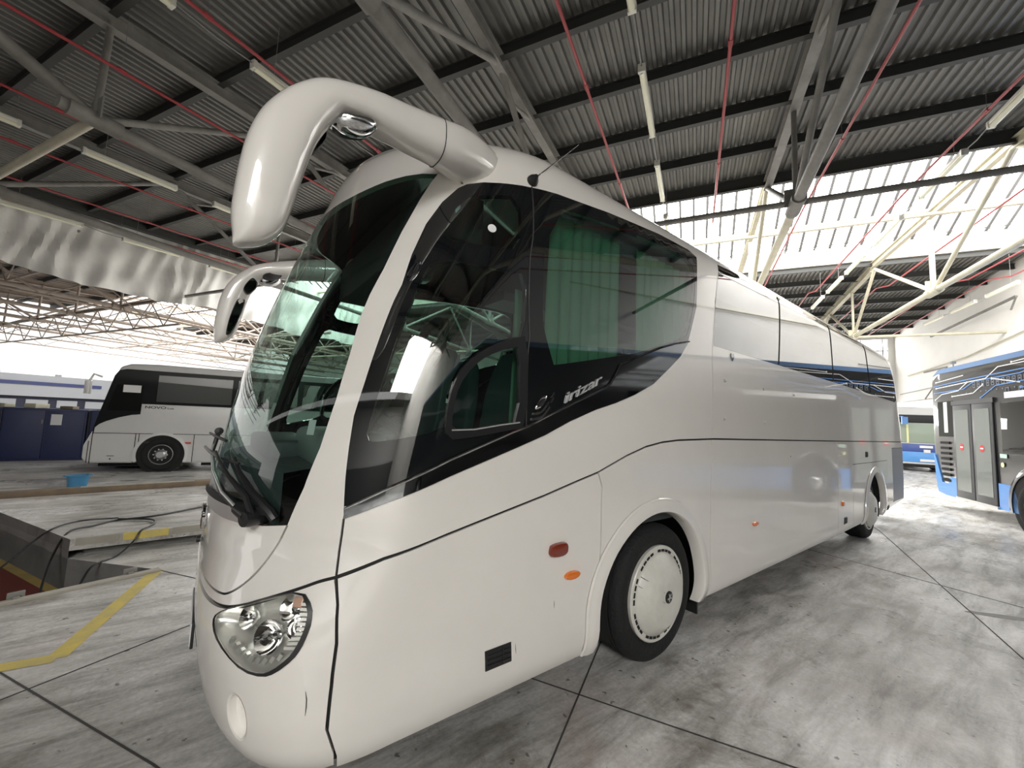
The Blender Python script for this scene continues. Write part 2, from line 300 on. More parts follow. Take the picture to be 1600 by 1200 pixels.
# ------------------------------------------------------------------ mesh building
class MB:
    def __init__(s): s.v = []; s.f = []; s.m = []; s.n = None; s.cur = 0
    def add(s, vs, fs):
        o = len(s.v); s.v += [tuple(p) for p in vs]
        s.f += [tuple(i + o for i in f) for f in fs]; s.m += [s.cur] * len(fs); return s
    def box(s, lo, hi, M=None):
        vs = [Vector((x, y, z)) for z in (lo[2], hi[2]) for y in (lo[1], hi[1]) for x in (lo[0], hi[0])]
        if M is not None: vs = [M @ p for p in vs]
        return s.add(vs, [(0,2,3,1), (4,5,7,6), (0,1,5,4), (2,6,7,3), (0,4,6,2), (1,3,7,5)])
    def beam(s, p, q, w, h, up=Vector((0,0,1))):
        p = Vector(p); q = Vector(q); d = (q - p).normalized(); x = d.cross(up)
        if x.length < 1e-4: x = d.cross(Vector((1,0,0)))
        x.normalize(); y = x.cross(d)
        vs = [c + x * a * w / 2 + y * b * h / 2 for c in (p, q) for a, b in ((-1,-1), (1,-1), (1,1), (-1,1))]
        return s.add(vs, [(0,3,2,1), (4,5,6,7), (0,1,5,4), (1,2,6,5), (2,3,7,6), (3,0,4,7)])
    def ibeam(s, p, q, w, h, t=.012):
        # I section: two flanges and a web
        p = Vector(p); q = Vector(q); u = Vector((0,0,1)); d = (q - p).normalized(); x = d.cross(u).normalized(); y = x.cross(d)
        s.beam(p + y * (h/2 - t/2), q + y * (h/2 - t/2), w, t); s.beam(p - y * (h/2 - t/2), q - y * (h/2 - t/2), w, t)
        return s.beam(p, q, t, h - 2 * t)
    def tube(s, pts, r, n=10, cap=True):
        pts = [Vector(p) for p in pts]; rs = r if isinstance(r, (list, tuple)) else [r] * len(pts)
        ring = []; o = len(s.v); prev = None
        for i, p in enumerate(pts):
            d = (pts[min(i+1, len(pts)-1)] - pts[max(i-1, 0)]).normalized()
            if prev is None:
                x = d.cross(Vector((0,0,1)))
                if x.length < .05: x = d.cross(Vector((0,1,0)))
            else: x = prev - d * prev.dot(d)
            x.normalize(); prev = x; y = d.cross(x)
            for k in range(n):
                a = 2 * PI * k / n; s.v.append(tuple(p + (x * math.cos(a) + y * math.sin(a)) * rs[i]))
        for i in range(len(pts) - 1):
            for k in range(n):
                a = o + i * n + k; b = o + i * n + (k + 1) % n
                s.f.append((a, b, b + n, a + n)); s.m.append(s.cur)
        if cap:
            s.f.append(tuple(o + k for k in reversed(range(n)))); s.m.append(s.cur)
            e = o + (len(pts) - 1) * n; s.f.append(tuple(e + k for k in range(n))); s.m.append(s.cur)
        return s
    def lathe(s, prof, n=48, M=None):
        # prof: (radius, y); turned about the y axis
        o = len(s.v)
        for r, y in prof:
            for k in range(n):
                a = 2 * PI * k / n; p = Vector((r * math.cos(a), y, r * math.sin(a)))
                s.v.append(tuple(M @ p if M is not None else p))
        for i in range(len(prof) - 1):
            for k in range(n):
                a = o + i * n + k; b = o + i * n + (k + 1) % n
                s.f.append((a, a + n, b + n, b)); s.m.append(s.cur)
        return s
    def prism(s, poly, y0, y1, M=None):
        # polygon in (x, z) pushed from y0 to y1
        n = len(poly); vs = [Vector((x, y0, z)) for x, z in poly] + [Vector((x, y1, z)) for x, z in poly]
        if M is not None: vs = [M @ p for p in vs]
        return s.add(vs, [tuple(range(n)), tuple(reversed(range(n, 2*n)))] + [(i, n + i, n + (i+1) % n, (i+1) % n) for i in range(n)])
    def build(s, name, m, parent=None, smooth=False, bevel=0., fix=True, subsurf=0):
        me = bpy.data.meshes.new(name); me.from_pydata(s.v, [], s.f)
        ms = m if isinstance(m, (list, tuple)) else [m]
        for x in ms: me.materials.append(MATS[x] if isinstance(x, str) else x)
        if len(ms) > 1: me.polygons.foreach_set('material_index', s.m)
        if fix:
            bm = bmesh.new(); bm.from_mesh(me); bmesh.ops.recalc_face_normals(bm, faces=bm.faces)
            if bevel > 0:
                eds = [e for e in bm.edges if e.is_manifold and e.calc_face_angle(0) > .5]
                bmesh.ops.bevel(bm, geom=eds, offset=bevel, segments=3, profile=.5, affect='EDGES', clamp_overlap=True)
            bm.to_mesh(me); bm.free()
        if smooth or bevel > 0:
            me.polygons.foreach_set('use_smooth', [True] * len(me.polygons))
            try: me.set_sharp_from_angle(angle=math.radians(38))
            except Exception: pass
        me.update()
        o = bpy.data.objects.new(name, me); COL.objects.link(o)
        if parent is not None:
            o.parent = parent
        if subsurf:
            sm = o.modifiers.new('sub', 'SUBSURF'); sm.levels = subsurf; sm.render_levels = subsurf
        return o

def tag(o, label=None, cat=None, group=None, kind=None):
    if label: o['label'] = label
    if cat: o['category'] = cat
    if group: o['group'] = group
    if kind: o['kind'] = kind
    return o
def thing(name, label, cat, loc=(0,0,0), rz=0., group=None):
    o = bpy.data.objects.new(name, None); COL.objects.link(o); o.location = loc; o.rotation_euler = (0,0,rz)
    return tag(o, label, cat, group)
def struct_root(name):
    o = bpy.data.objects.new(name, None); COL.objects.link(o); o['kind'] = 'structure'; return o
def struct(name, mb, m, **k):
    return tag(mb.build(name, m, **k), kind='structure')
def dup(root, loc=None, rz=None, label=None):
    r = root.copy(); COL.objects.link(r)
    if loc is not None: r.location = loc
    if rz is not None: r.rotation_euler = (0,0,rz)
    if label: r['label'] = label
    for ch in list(root.children):
        c = ch.copy(); COL.objects.link(c); c.parent = r
        for g in list(ch.children):
            d = g.copy(); COL.objects.link(d); d.parent = c
    return r
def text_mesh(txt, size, depth=.002, shear=0.):
    cu = bpy.data.curves.new('t', 'FONT'); cu.body = txt; cu.size = size; cu.extrude = depth; cu.shear = shear; cu.offset = size * .012
    o = bpy.data.objects.new('t', cu); COL.objects.link(o)
    dg = bpy.context.evaluated_depsgraph_get(); me = bpy.data.meshes.new_from_object(o.evaluated_get(dg))
    vs = [v.co.copy() for v in me.vertices]; fs = [tuple(p.vertices) for p in me.polygons]
    bpy.data.objects.remove(o); bpy.data.meshes.remove(me); bpy.data.curves.remove(cu)
    return vs, fs

# ------------------------------------------------------------------ coach shell
coach = thing('coach', 'large glossy white tour coach parked in the foreground with tall curved mirror arms', 'bus')

def dens(poly, step=.04, closed=True):
    out = []; n = len(poly)
    for i in range(n if closed else n - 1):
        a = poly[i]; b = poly[(i+1) % n]; k = max(1, int(math.hypot(b[0]-a[0], b[1]-a[1]) / step))
        for j in range(k): out.append((a[0] + (b[0]-a[0]) * j / k, a[1] + (b[1]-a[1]) * j / k))
    if not closed: out.append(poly[-1])
    return out
def smooth_poly(p, it=1, closed=True):
    for _ in range(it):
        q = []; n = len(p)
        for i in range(n if closed else n - 1):
            a = p[i]; b = p[(i+1) % n]
            q.append((a[0]*.75 + b[0]*.25, a[1]*.75 + b[1]*.25)); q.append((a[0]*.25 + b[0]*.75, a[1]*.25 + b[1]*.75))
        if not closed: q = [p[0]] + q + [p[-1]]
        p = q
    return p
def strip(line, w):
    # a closed outline w wide along an open polyline in (s, v)
    L = []; R = []
    for i, p in enumerate(line):
        a = line[max(0, i-1)]; b = line[min(len(line)-1, i+1)]
        dx, dy = b[0]-a[0], b[1]-a[1]; l = math.hypot(dx, dy) or 1; nx, ny = -dy/l*w/2, dx/l*w/2
        L.append((p[0]+nx, p[1]+ny)); R.append((p[0]-nx, p[1]-ny))
    return L + R[::-1]
def inside(p, poly):
    x, y = p; c = False; j = len(poly) - 1
    for i in range(len(poly)):
        xi, yi = poly[i]; xj, yj = poly[j]
        if (yi > y) != (yj > y) and x < (xj - xi) * (y - yi) / (yj - yi) + xi: c = not c
        j = i
    return c
def resample(fn, a, b, n): return [fn(a + (b-a) * i / n) for i in range(n + 1)]
Fe = FEAT
ws_right = Fe['pillar_left']                    # bottom -> top
cowl_line = [(0, 1.30), (.08, 1.292)] + Fe['cowl_top']
ws_low = [(0, 1.142), (.154, 1.143), (.297, 1.144), (.436, 1.154), (.534, 1.166), (.646, 1.19)]
ws_up = [(0, 2.985), (.15, 2.985), (.296, 2.992), (.376, 3.006), (.47, 3.03), (.557, 3.043), (.624, 3.045), (.69, 3.034)]
lowscreen = cowl_line[:-1] + [(.463, 1.167), (.534, 1.166), (.646, 1.19)]
R_ws = lowscreen + ws_right[2:-1] + ws_up[::-1]
R_cowl = cowl_line + [(.436, 1.154), (.297, 1.144), (.154, 1.143), (0, 1.142)]
flap_line = smooth_poly([(0, .866), (.15, .867), (.32, .870)] + Fe['flap'][::-1], 3, False)
R_flap = [(0, 1.142), (.154, 1.143), (.297, 1.144), (.436, 1.154), (.534, 1.166), (.646, 1.19)] + flap_line[::-1]
bump_line = smooth_poly([(0, .826), (.2, .827), (.33, .829), (.402, .834), (.468, .845), (.53, .865), (.643, .925), (.752, .976), (.8, .999), (.853, 1.014)], 2, False)
seamf = Fe['seam_front'][:-1] + [(.878, .36), (.868, .22)]
R_bumper = bump_line + seamf[1:] + [(0, .22)]
pr = Fe['pillar_right']                          # bottom -> top
R_pillar = ws_low[-1:] + ws_right[1:] + Fe['pillar_top'][1:-1] + pr[::-1] + bump_line[::-1][1:] + [(0, .872)] + flap_line[1:-1]
R_g1 = Fe['glass1']; R_g2 = Fe['glass2']; R_chrome = Fe['chrome']
R_band = [(3.428, 3.19), (4.2, 3.225), (6.2, 3.235), (9.5, 3.225), (10.9, 3.19), (11.15, 3.05), (11.28, 2.75), (11.24, 2.42), (11.05, 2.385), (9.0, 2.40), (7.293, 2.415), (4.955, 2.421), (4.07, 2.421), (3.49, 2.418), (3.409, 2.832)]
belt = [p for p in Fe['seam_belt'][:-5]] + [(5.7, 1.598), (7.7, 1.594), (10.5, 1.59), (11.45, 1.585)]
def circ(cx, cy, r, a0=0, a1=360, n=40, e=1.): return [(cx + r * math.cos(math.radians(a0 + (a1-a0) * i / n)), cy + e * r * math.sin(math.radians(a0 + (a1-a0) * i / n))) for i in range(n + 1)]
def arch(cx, r, zc=.47, zb=.2): return [(cx + r, zb)] + circ(cx, zc, r, 0, 180, 36) + [(cx - r, zb)]
AX1, AX2 = 2.92, 9.06                            # wheel arches (s about X here)
A1 = arch(AX1, .60); A2 = arch(AX2, .60)
A1o = arch(AX1, .70); A2o = arch(AX2, .70)
SK = [(0, .235), (.6, .235), (.86, .30), (1.1, .315), (7.3, .315), (9.3, .34), (10.2, .385), (11.3, .45), (12.8, .5)]
R_out = SK + [(12.8, .2), (0, .2)]
headl = Fe['headlight']; headl_s = smooth_poly(headl, 1)
fogp = circ(.592, .50, .032, 0, 360, 20, 2.6)[:-1]
W = .011
seams = [strip(belt, .014), strip(seamf, W), strip(Fe['seam_door'], W),
         strip([(3.43, 3.19)] + [(3.40, 3.0), (3.41, 2.8), (3.469, 2.417), (3.56, 2.08), (3.61, 1.80), (3.625, 1.604)], .008), strip([(3.625, 1.6), (3.645, 1.2), (3.655, .6), (3.67, .3)], .009),
         strip([(7.03, 1.59), (7.03, .315)], W), strip([(7.75, 1.25), (7.75, .34)], .007),
         strip([(7.75, 1.25), (9.95, 1.25), (9.95, .9)], .008), strip([(10.36, 1.47), (11.3, 1.47), (11.3, .47), (10.36, .47), (10.36, 1.47)], .01),
         strip([(0, 3.06), (.5, 3.11), (.69, 3.10)] if 0 else [(.683, 3.04), (.728, 3.04), (.773, 3.003), (.808, 2.968)], .008),
         strip(flap_line, .008), strip(bump_line, .012), strip([(.853, 1.014)] + pr[1:4], .009)]
R_clear = [('window_pane', Fe['clear_upper']), ('window_pane', Fe['clear_driver']), ('window_pane', Fe['clear2'])]
slid = Fe['slider']; slin = Fe['slider_in']

PR = [  # later wins; (key, polygon)
 ('cant_rail', [(3.2, 0), (3.2, 0.001), (3.21, 0)]),
 ('windshield', R_ws), ('cowl', R_cowl), ('service_flap', R_flap), ('bumper', R_bumper), ('front_pillar', R_pillar),
 ('driver_window', R_g1), ('saloon_window', R_g2), ('rear_window_band', R_band),
 ('pane', smooth_poly(Fe['clear_upper'], 1)), ('pane', smooth_poly(Fe['clear_driver'], 1)), ('pane2', smooth_poly(Fe['clear2'], 1)),
 ('slider_frame', smooth_poly(slid, 1)), ('slider_pane', smooth_poly(slin, 1)),
 ('chrome_trim', R_chrome),
 ('headlight_hole', headl_s), ('fog_hole', fogp),
] + [('seam', p) for p in seams] + [('arch', A1), ('arch', A2), ('out', R_out)]
PRD = [(k, dens(p, .035 if len(p) < 400 else .1)) for k, p in PR[1:]]

def shell_cdt():
    pts = []; edges = []
    idx = {}
    def vid(p):
        k = (round(p[0], 4), round(p[1], 4))
        if k not in idx: idx[k] = len(pts); pts.append(Vector((min(max(k[0], 0), SE), min(max(k[1], V0), VT - .02))))
        return idx[k]
    ss = [.045 * i for i in range(27)] + [1.22 + .12 * i for i in range(84)] + [11.33 + .06 * i for i in range(9)] + [11.9 + .15 * i for i in range(6)] + [12.8]
    vs = [.22, .26, .30, .35, .40, .46, .52, .58, .64] + [.70 + .06 * i for i in range(40)] + [3.10 + .035 * i for i in range(9)] + [3.42 + .08 * i for i in range(12)] + [VT - .02]
    for s in ss:
        for v in vs: vid((min(s, SE), v))
    for a, b in (((0, V0), (SE, V0)), ((SE, V0), (SE, VT-.02)), ((SE, VT-.02), (0, VT-.02)), ((0, VT-.02), (0, V0))):
        pass
    for k, p in PRD:
        ids = [vid(q) for q in p]
        for i in range(len(ids)):
            if ids[i] != ids[(i+1) % len(ids)]: edges.append((ids[i], ids[(i+1) % len(ids)]))
    r = delaunay_2d_cdt([p.to_2d() for p in pts], edges, [], 0, 1e-5)
    return [tuple(p) for p in r[0]], r[2]
SV, ST = shell_cdt()
bb = [(k, p, min(q[0] for q in p), max(q[0] for q in p), min(q[1] for q in p), max(q[1] for q in p)) for k, p in PRD]
belt_d = dens(belt, .1, False)
def belt_v(s):
    if s <= belt[0][0]: return None
    for a, b in zip(belt, belt[1:]):
        if a[0] <= s <= b[0]: return a[1] + (b[1]-a[1]) * (s-a[0]) / (b[0]-a[0])
    return belt[-1][1]
def classify(c):
    x, y = c; key = None
    for k, p, x0, x1, y0, y1 in bb:
        if x0 <= x <= x1 and y0 <= y <= y1 and inside(c, p): key = k
    if key: return key
    if x >= .85 and y < (belt_v(x) or 0):
        # lower panels
        if x < 2.37: return 'front_locker_door' if x < 2.33 + .02 * (1 - y) else 'wheel_arch_panel'
        if x < 3.65: return 'wheel_arch_panel'
        if x < 7.03: return 'luggage_door'
        if x < 10.36: return 'rear_wheel_panel'
        if x < 11.32 and .47 < y < 1.47: return 'engine_side_door'
        return 'rear_skirt'
    if y > 3.0 or x > 11.35: return 'roof' if (y > 3.19 or x < 11.35) else 'rear_body'
    return 'side_body'
REG = {}
for t in ST:
    c = ((SV[t[0]][0] + SV[t[1]][0] + SV[t[2]][0]) / 3, (SV[t[0]][1] + SV[t[1]][1] + SV[t[2]][1]) / 3)
    k = classify(c)
    REG.setdefault(k, []).append(t)
P3 = {}
def surf(i):
    if i not in P3:
        s, v = SV[i]; P3[i] = (Vector(S(s, v)), Vector(SN(s, v)))
    return P3[i]
def patch(tris, sides, name, m, parent, off=0., rim=.03, offf=None, bulge=None):
    vs = []; nr = []; fs = []; key = {}
    def vtx(p, n):
        k = (round(p.x, 4), round(p.y, 4), round(p.z, 4))
        if k not in key: key[k] = len(vs); vs.append(p); nr.append(n)
        return key[k]
    rimv = []
    for sd in sides:
        ed = {}
        for t in tris:
            ids = []
            for i in t:
                p, n = surf(i)
                if SV[i][0] < 1e-4: n = Vector((n.x, 0, n.z)).normalized()
                o = off + (offf(*SV[i]) if offf else 0)
                p = p + n * o
                if sd: p = Vector((p.x, 2 * HW - p.y, p.z)); n = Vector((n.x, -n.y, n.z))
                ids.append(vtx(p, n))
            a, b, c = ids
            if len({a, b, c}) < 3: continue
            # keep the winding that agrees with the surface normal
            g = (vs[b] - vs[a]).cross(vs[c] - vs[a])
            if g.dot(nr[a]) < 0: a, b, c = c, b, a
            fs.append((a, b, c))
    cnt = {}
    for f in fs:
        for i in range(3):
            e = (f[i], f[(i+1) % 3]); r = (e[1], e[0])
            if r in cnt: cnt[r] = None
            else: cnt[e] = f
    if rim:
        for e, f in list(cnt.items()):
            if f is None: continue
            a, b = e
            if abs(vs[a].y - HW) < 1e-3 and abs(vs[b].y - HW) < 1e-3 and len(sides) == 1: continue
            o = len(vs); d = (vs[b] - vs[a]).normalized(); nn = d.cross(nr[a])
            for q, w in ((a, 0), (b, 0), (b, 1), (a, 1)):
                vs.append(vs[q] - nr[q] * rim * w); nr.append(nn)
            fs.append((o, o + 3, o + 2, o + 1)) if (vs[o+2] - vs[o+1]).cross(vs[o+1] - vs[o]).dot(nn) > 0 else fs.append((o, o + 1, o + 2, o + 3))
    me = bpy.data.meshes.new(name); me.from_pydata([tuple(v) for v in vs], [], fs)
    me.materials.append(MATS[m]); me.polygons.foreach_set('use_smooth', [True] * len(fs)); me.update()
    me.normals_split_custom_set_from_vertices([tuple(n) for n in nr])
    ob = bpy.data.objects.new(name, me); COL.objects.link(ob); ob.parent = parent
    return ob
def lower_off(s, v):
    # lower panels stand slightly proud and roll back in below the belt seam
    b = belt_v(s)
    if b is None: return 0
    d = b - v
    return .016 * min(1, max(0, d) / .09) - .002
def add_region(key, name, m, both=False, **k):
    tr = REG.get(key, [])
    if not tr: print('EMPTY', key); return []
    if both: return [patch(tr, (0, 1), name, m, coach, **k)]
    return [patch(tr, (sd,), name, m, coach, **k) for sd in (0, 1)]
windsh = add_region('windshield', 'windshield', 'screen_glass', True, off=0)[0]
windsh['label'] = 'wide curved laminated windscreen reflecting the roof'
cowl = add_region('cowl', 'wiper_cowl', 'satin_silver', True, off=.004, rim=.03)[0]; cowl['label'] = 'polished silver cowl under the windscreen'
add_region('service_flap', 'service_flap', 'coach_white', True)
bumper = add_region('bumper', 'front_bumper', 'coach_white', True, off=.006)[0]
add_region('front_pillar', 'front_pillar', 'coach_white')
roof = add_region('roof', 'roof', 'coach_white', True)[0]
side_b = add_region('side_body', 'side_panel', 'coach_white')
add_region('rear_body', 'rear_panel', 'coach_white')
for key, nm in (('front_locker_door', 'locker_door'), ('wheel_arch_panel', 'wheel_arch_panel'), ('luggage_door', 'luggage_door'),
                ('rear_wheel_panel', 'rear_wheel_panel'), ('rear_skirt', 'rear_skirt')):
    add_region(key, nm, 'coach_white_low', offf=lower_off, rim=.05)
mat('engine_grey', (.30,.31,.34), .45)
add_region('engine_side_door', 'engine_side_door', 'engine_grey', offf=lower_off)
dw = add_region('driver_window', 'driver_window', 'black_glass', off=.001)
sw = add_region('saloon_window', 'saloon_window', 'black_glass', off=.001)
rb = add_region('rear_window_band', 'rear_window_band', 'mirror_glass', off=.001)
for sd in (0, 1):
    patch(REG['pane'], (sd,), 'clear_pane', 'tint_glass', dw[sd], off=0, rim=0)
    patch(REG['pane2'], (sd,), 'clear_pane', 'tint_glass', sw[sd], off=0, rim=0)
    fr = patch(REG['slider_frame'], (sd,), 'sliding_window_frame', 'black_plastic', dw[sd], off=.012, rim=.03)
    patch(REG['slider_pane'], (sd,), 'sliding_pane', 'tint_glass', dw[sd], off=0, rim=0)
for o in add_region('chrome_trim', 'chrome_trim', 'dark_chrome', off=.008, rim=.012): o['label'] = 'dark chrome strip under the side windows'
for o in add_region('seam', 'panel_seam', 'gap', off=-.012, rim=0): o['label'] = 'dark gap between the body panels'

def frame_at(s, v, off=0., far=False):
    p = Vector(S(s, v)); n = Vector(SN(s, v)); p = p + n * off
    e = 1e-3; t = (Vector(S(s + e, v)) - Vector(S(s - e, v))).normalized(); u = n.cross(t).normalized()
    if u.z < 0: u = -u
    t = u.cross(n)
    return p, t, u, n
def pad(poly, name, m, parent, h=.012, base=.0, dome=.6, rings=3, offf=None):
    # raised pad on the near side of the shell following a (s, v) outline
    c = (sum(p[0] for p in poly) / len(poly), sum(p[1] for p in poly) / len(poly)); n = len(poly); b = MB(); vs = []
    lv = [(1, 0), (1, .5), (.9, .85), (.6, 1)]
    for k, hh in lv:
        for p in poly:
            s = c[0] + (p[0]-c[0]) * k; v = c[1] + (p[1]-c[1]) * k
            vs.append(Vector(S(s, v)) + Vector(SN(s, v)) * (base + h * hh + (offf(s, v) if offf else 0)))
    vs.append(Vector(S(*c)) + Vector(SN(*c)) * (base + h * 1.03 + (offf(*c) if offf else 0)))
    fs = [(i + r * n, (i+1) % n + r * n, (i+1) % n + (r+1) * n, i + (r+1) * n) for r in range(len(lv) - 1) for i in range(n)]
    fs += [(i + (len(lv)-1) * n, (i+1) % n + (len(lv)-1) * n, len(vs) - 1) for i in range(n)]
    return b.add(vs, fs).build(name, m, parent, smooth=True)
def line_bead(line, name, m, parent, r, off=.01, n=8, offf=None, far=False):
    pts = []
    for s, v in dens(line, .05, False):
        p = Vector(S(s, v)) + Vector(SN(s, v)) * (off + (offf(s, v) if offf else 0))
        if far: p.y = 2 * HW - p.y
        pts.append(p)
    return MB().tube(pts, r, n).build(name, m, parent, smooth=True)
# bright bead along the top of the chrome strip, window mouldings
top_line = [Fe['chrome'][i] for i in range(1, 17)]
line_bead(top_line, 'chrome_bead', 'chrome', coach, .007, .010)
line_bead([(1.083, 3.03), (1.242, 2.614), (1.479, 2.16), (1.633, 1.66)], 'window_divider', 'rubber', coach, .004, .002)
line_bead([slin[0], slin[9], slin[8], slin[7]], 'sliding_window_sill', 'satin_silver', coach, .004, .012)
# bright line where the wheel arches flare
for cx in (AX1, AX2):
    for r0, r1, h, nm in ((.60, .70, .028, 'wheel_arch_flare'),):
        b = MB(); vs = []; NN = 40
        path = [(cx + 1, .30)] ; angs = [(-18 + 216 * i / NN) for i in range(NN + 1)]
        prof_ = [(r0 - .004, -.06), (r0, .012), (r0 + .012, h), (r1 - .035, h), (r1 - .018, h * .62), (r1, h * .6), (r1 + .006, .004)]
        for a in angs:
            ca, sa = math.cos(math.radians(a)), math.sin(math.radians(a))
            if sa < 0: xr_, zr_ = (1 if ca > 0 else -1), sa
            for rr, hh in prof_:
                x = cx + rr * ca if sa >= 0 else cx + rr * (1 if ca > 0 else -1); z = .47 + rr * sa if sa >= 0 else .47 + sa * .55
                p = Vector(S(x, max(z, .23))) + Vector(SN(x, max(z, .23))) * (hh + lower_off(x, z))
                vs.append((p.x, p.y, z))
        m_ = len(prof_)
        fs = [(i*m_+j, i*m_+j+1, (i+1)*m_+j+1, (i+1)*m_+j) for i in range(NN) for j in range(m_-1)]
        b.add(vs, fs).build(nm, 'coach_white_low', coach, smooth=True)
        MB().add([(x, 2*HW-y, z) for x, y, z in vs], fs).build(nm, 'coach_white_low', coach, smooth=True)
# headlight ------------------------------------------------------------
def mir(p): return Vector((p.x, 2 * HW - p.y, p.z))
def headlight(far):
    R = (lambda p: mir(p)) if far else (lambda p: p)
    hc = (sum(p[0] for p in headl_s) / len(headl_s), sum(p[1] for p in headl_s) / len(headl_s)); n = len(headl_s)
    def ringpts(k, off): return [R(Vector(S(hc[0] + (p[0]-hc[0])*k, hc[1] + (p[1]-hc[1])*k)) + Vector(SN(hc[0] + (p[0]-hc[0])*k, hc[1] + (p[1]-hc[1])*k)) * off) for p in headl_s]
    b = MB(); vs = ringpts(1.0, .002) + ringpts(.95, -.03) + ringpts(.8, -.075) + ringpts(.45, -.10) + [R(Vector(S(*hc)) - Vector(SN(*hc)) * .10)]
    fs = [(r*n+i, r*n+(i+1) % n, (r+1)*n+(i+1) % n, (r+1)*n+i) for r in range(3) for i in range(n)] + [(3*n+i, 3*n+(i+1) % n, 4*n) for i in range(n)]
    h = b.add(vs, fs).build('headlight', 'headlamp_bowl', coach, smooth=True); h['label'] = 'clear headlamp with faceted reflectors'
    # lens
    vs = []; ks = [(1.0, .004), (.93, .016), (.7, .024), (.4, .027)]
    for k, o in ks: vs += ringpts(k, o)
    vs.append(R(Vector(S(*hc)) + Vector(SN(*hc)) * .028)); m_ = len(ks)
    fs = [(r*n+i, r*n+(i+1) % n, (r+1)*n+(i+1) % n, (r+1)*n+i) for r in range(m_-1) for i in range(n)] + [((m_-1)*n+i, (m_-1)*n+(i+1) % n, m_*n) for i in range(n)]
    MB().add(vs, fs).build('lens', 'clear_lens', h, smooth=True)
    # black surround along the outer/lower edge
    ring = []
    
    def wide(inn, off):
        out = []
        for p in headl_s:
            g = max(0., min(1., ((p[0] - hc[0]) * 4.0 - (p[1] - hc[1]) * 4.0 + .25) / .8)); k = (1.02 + .07 * g) if inn == 0 else (.985 - .03 * g)
            s1, v1 = hc[0] + (p[0]-hc[0])*k, hc[1] + (p[1]-hc[1])*k; out.append(R(Vector(S(s1, v1)) + Vector(SN(s1, v1)) * off))
        return out
    a = wide(0, .012); c = wide(1, .018); d = wide(0, -.02)
    b = MB(); vs = d + a + c; fs = [(r*n+i, r*n+(i+1) % n, (r+1)*n+(i+1) % n, (r+1)*n+i) for r in range(2) for i in range(n)]
    b.add(vs, fs).build('headlight_surround', 'black_plastic', h, smooth=True)
    # reflectors: round main beam bowl, inner bowl, indicator bulb cup
    for (s, v, r, dep, nm, m) in ((.715, .905, .052, .05, 'upper_reflector', 'chrome'), (.655, .80, .062, .06, 'dipped_beam_reflector', 'chrome'),
                                  (.565, .845, .045, .05, 'inner_reflector', 'chrome'), (.745, .84, .040, .04, 'outer_reflector', 'chrome')):
        p, t, u, nn = frame_at(s, v, -.035); M = Matrix((t, -nn, u)).transposed().to_4x4(); M.translation = p
        o = MB().lathe([(r, -.005), (r * .97, .0), (r * .9, .012), (r * .7, dep * .5), (r * .4, dep * .8), (.012, dep), (.012, .01), (.001, .008)], 28, M)
        if far: o.v = [tuple(mir(Vector(q))) for q in o.v]
        o.build(nm, m, h, smooth=True)
    p, t, u, nn = frame_at(.728, .925, -.02); M = Matrix((t, -nn, u)).transposed().to_4x4(); M.translation = p
    o = MB().box((-.012, -.005, -.02), (.03, .015, .02), M)
    if far: o.v = [tuple(mir(Vector(q))) for q in o.v]
    o.build('side_light_lens', 'amber_pale', h, bevel=.004)
    # ribbed outer reflector strip and lower facets
    for k in range(9):
        pass
    o = MB()
    for k in range(10):
        v0 = .775 + k * .016; s0 = .775 - max(0, .83 - v0) * .55
        p, t, u, nn = frame_at(s0, v0, -.018); M = Matrix((t, -nn, u)).transposed().to_4x4(); M.translation = p
        o.box((-.03, -.004, -.0055), (.014, .012, .0055), M)
    for k in range(9):
        s0 = .535 + k * .022; v0 = .752 - .035 * math.sin(k / 8 * PI * .9) 
        p, t, u, nn = frame_at(s0, v0, -.02); M = Matrix((t, -nn, u)).transposed().to_4x4() @ Matrix.Rotation(.5, 4, 'Y'); M.translation = p
        o.box((-.007, -.004, -.012), (.007, .012, .012), M)
    if far: o.v = [tuple(mir(Vector(q))) for q in o.v]
    o.build('reflector_ribs', 'satin_silver', h)
mat('headlamp_bowl', (.86,.86,.84), .28, .8); mat('amber_pale', (.55,.35,.28), .2, coat=1.)
headlight(False); headlight(True)
# recessed towing cover in the bumper
for far in (False, True):
    n = len(fogp); c = (.592, .50); vs = []
    for k, o in ((1.12, .009), (1.0, .006), (.93, -.02), (.7, -.03)):
        for p in fogp:
            s_, v_ = c[0] + (p[0]-c[0])*k, c[1] + (p[1]-c[1])*k
            q = Vector(S(s_, v_)) + Vector(SN(s_, v_)) * o; vs.append(mir(q) if far else q)
    q = Vector(S(*c)) - Vector(SN(*c)) * .03; vs.append(mir(q) if far else q)
    fs = [(r*n+i, r*n+(i+1) % n, (r+1)*n+(i+1) % n, (r+1)*n+i) for r in range(3) for i in range(n)] + [(3*n+i, 3*n+(i+1) % n, 4*n) for i in range(n)]
    MB().add(vs, fs).build('bumper_recess', 'paint_solid', bumper, smooth=True)
# scratch on bumper, small scuffs
def scuff(pts, w, nm='scuff_mark', parent=coach, off=.004, offf=None):
    vs = []
    for i, (s, v) in enumerate(pts):
        k = math.sin(PI * (i + .3) / (len(pts) - .4)); p, t, u, n = frame_at(s, v, off + (offf(s, v) if offf else 0)); vs += [p - t * w * k, p + t * w * k]
    MB().add(vs, [(2*i, 2*i+1, 2*i+3, 2*i+2) for i in range(len(pts)-1)]).build(nm, 'grime', parent)
scuff([(.80, .63), (.803, .60), (.801, .57), (.797, .54)], .0022, off=.009, parent=bumper)
scuff([(1.97, .70), (1.971, .68), (1.972, .66)], .002, offf=lower_off)
scuff([(1.71, .55), (1.711, .52), (1.712, .50)], .002, offf=lower_off)
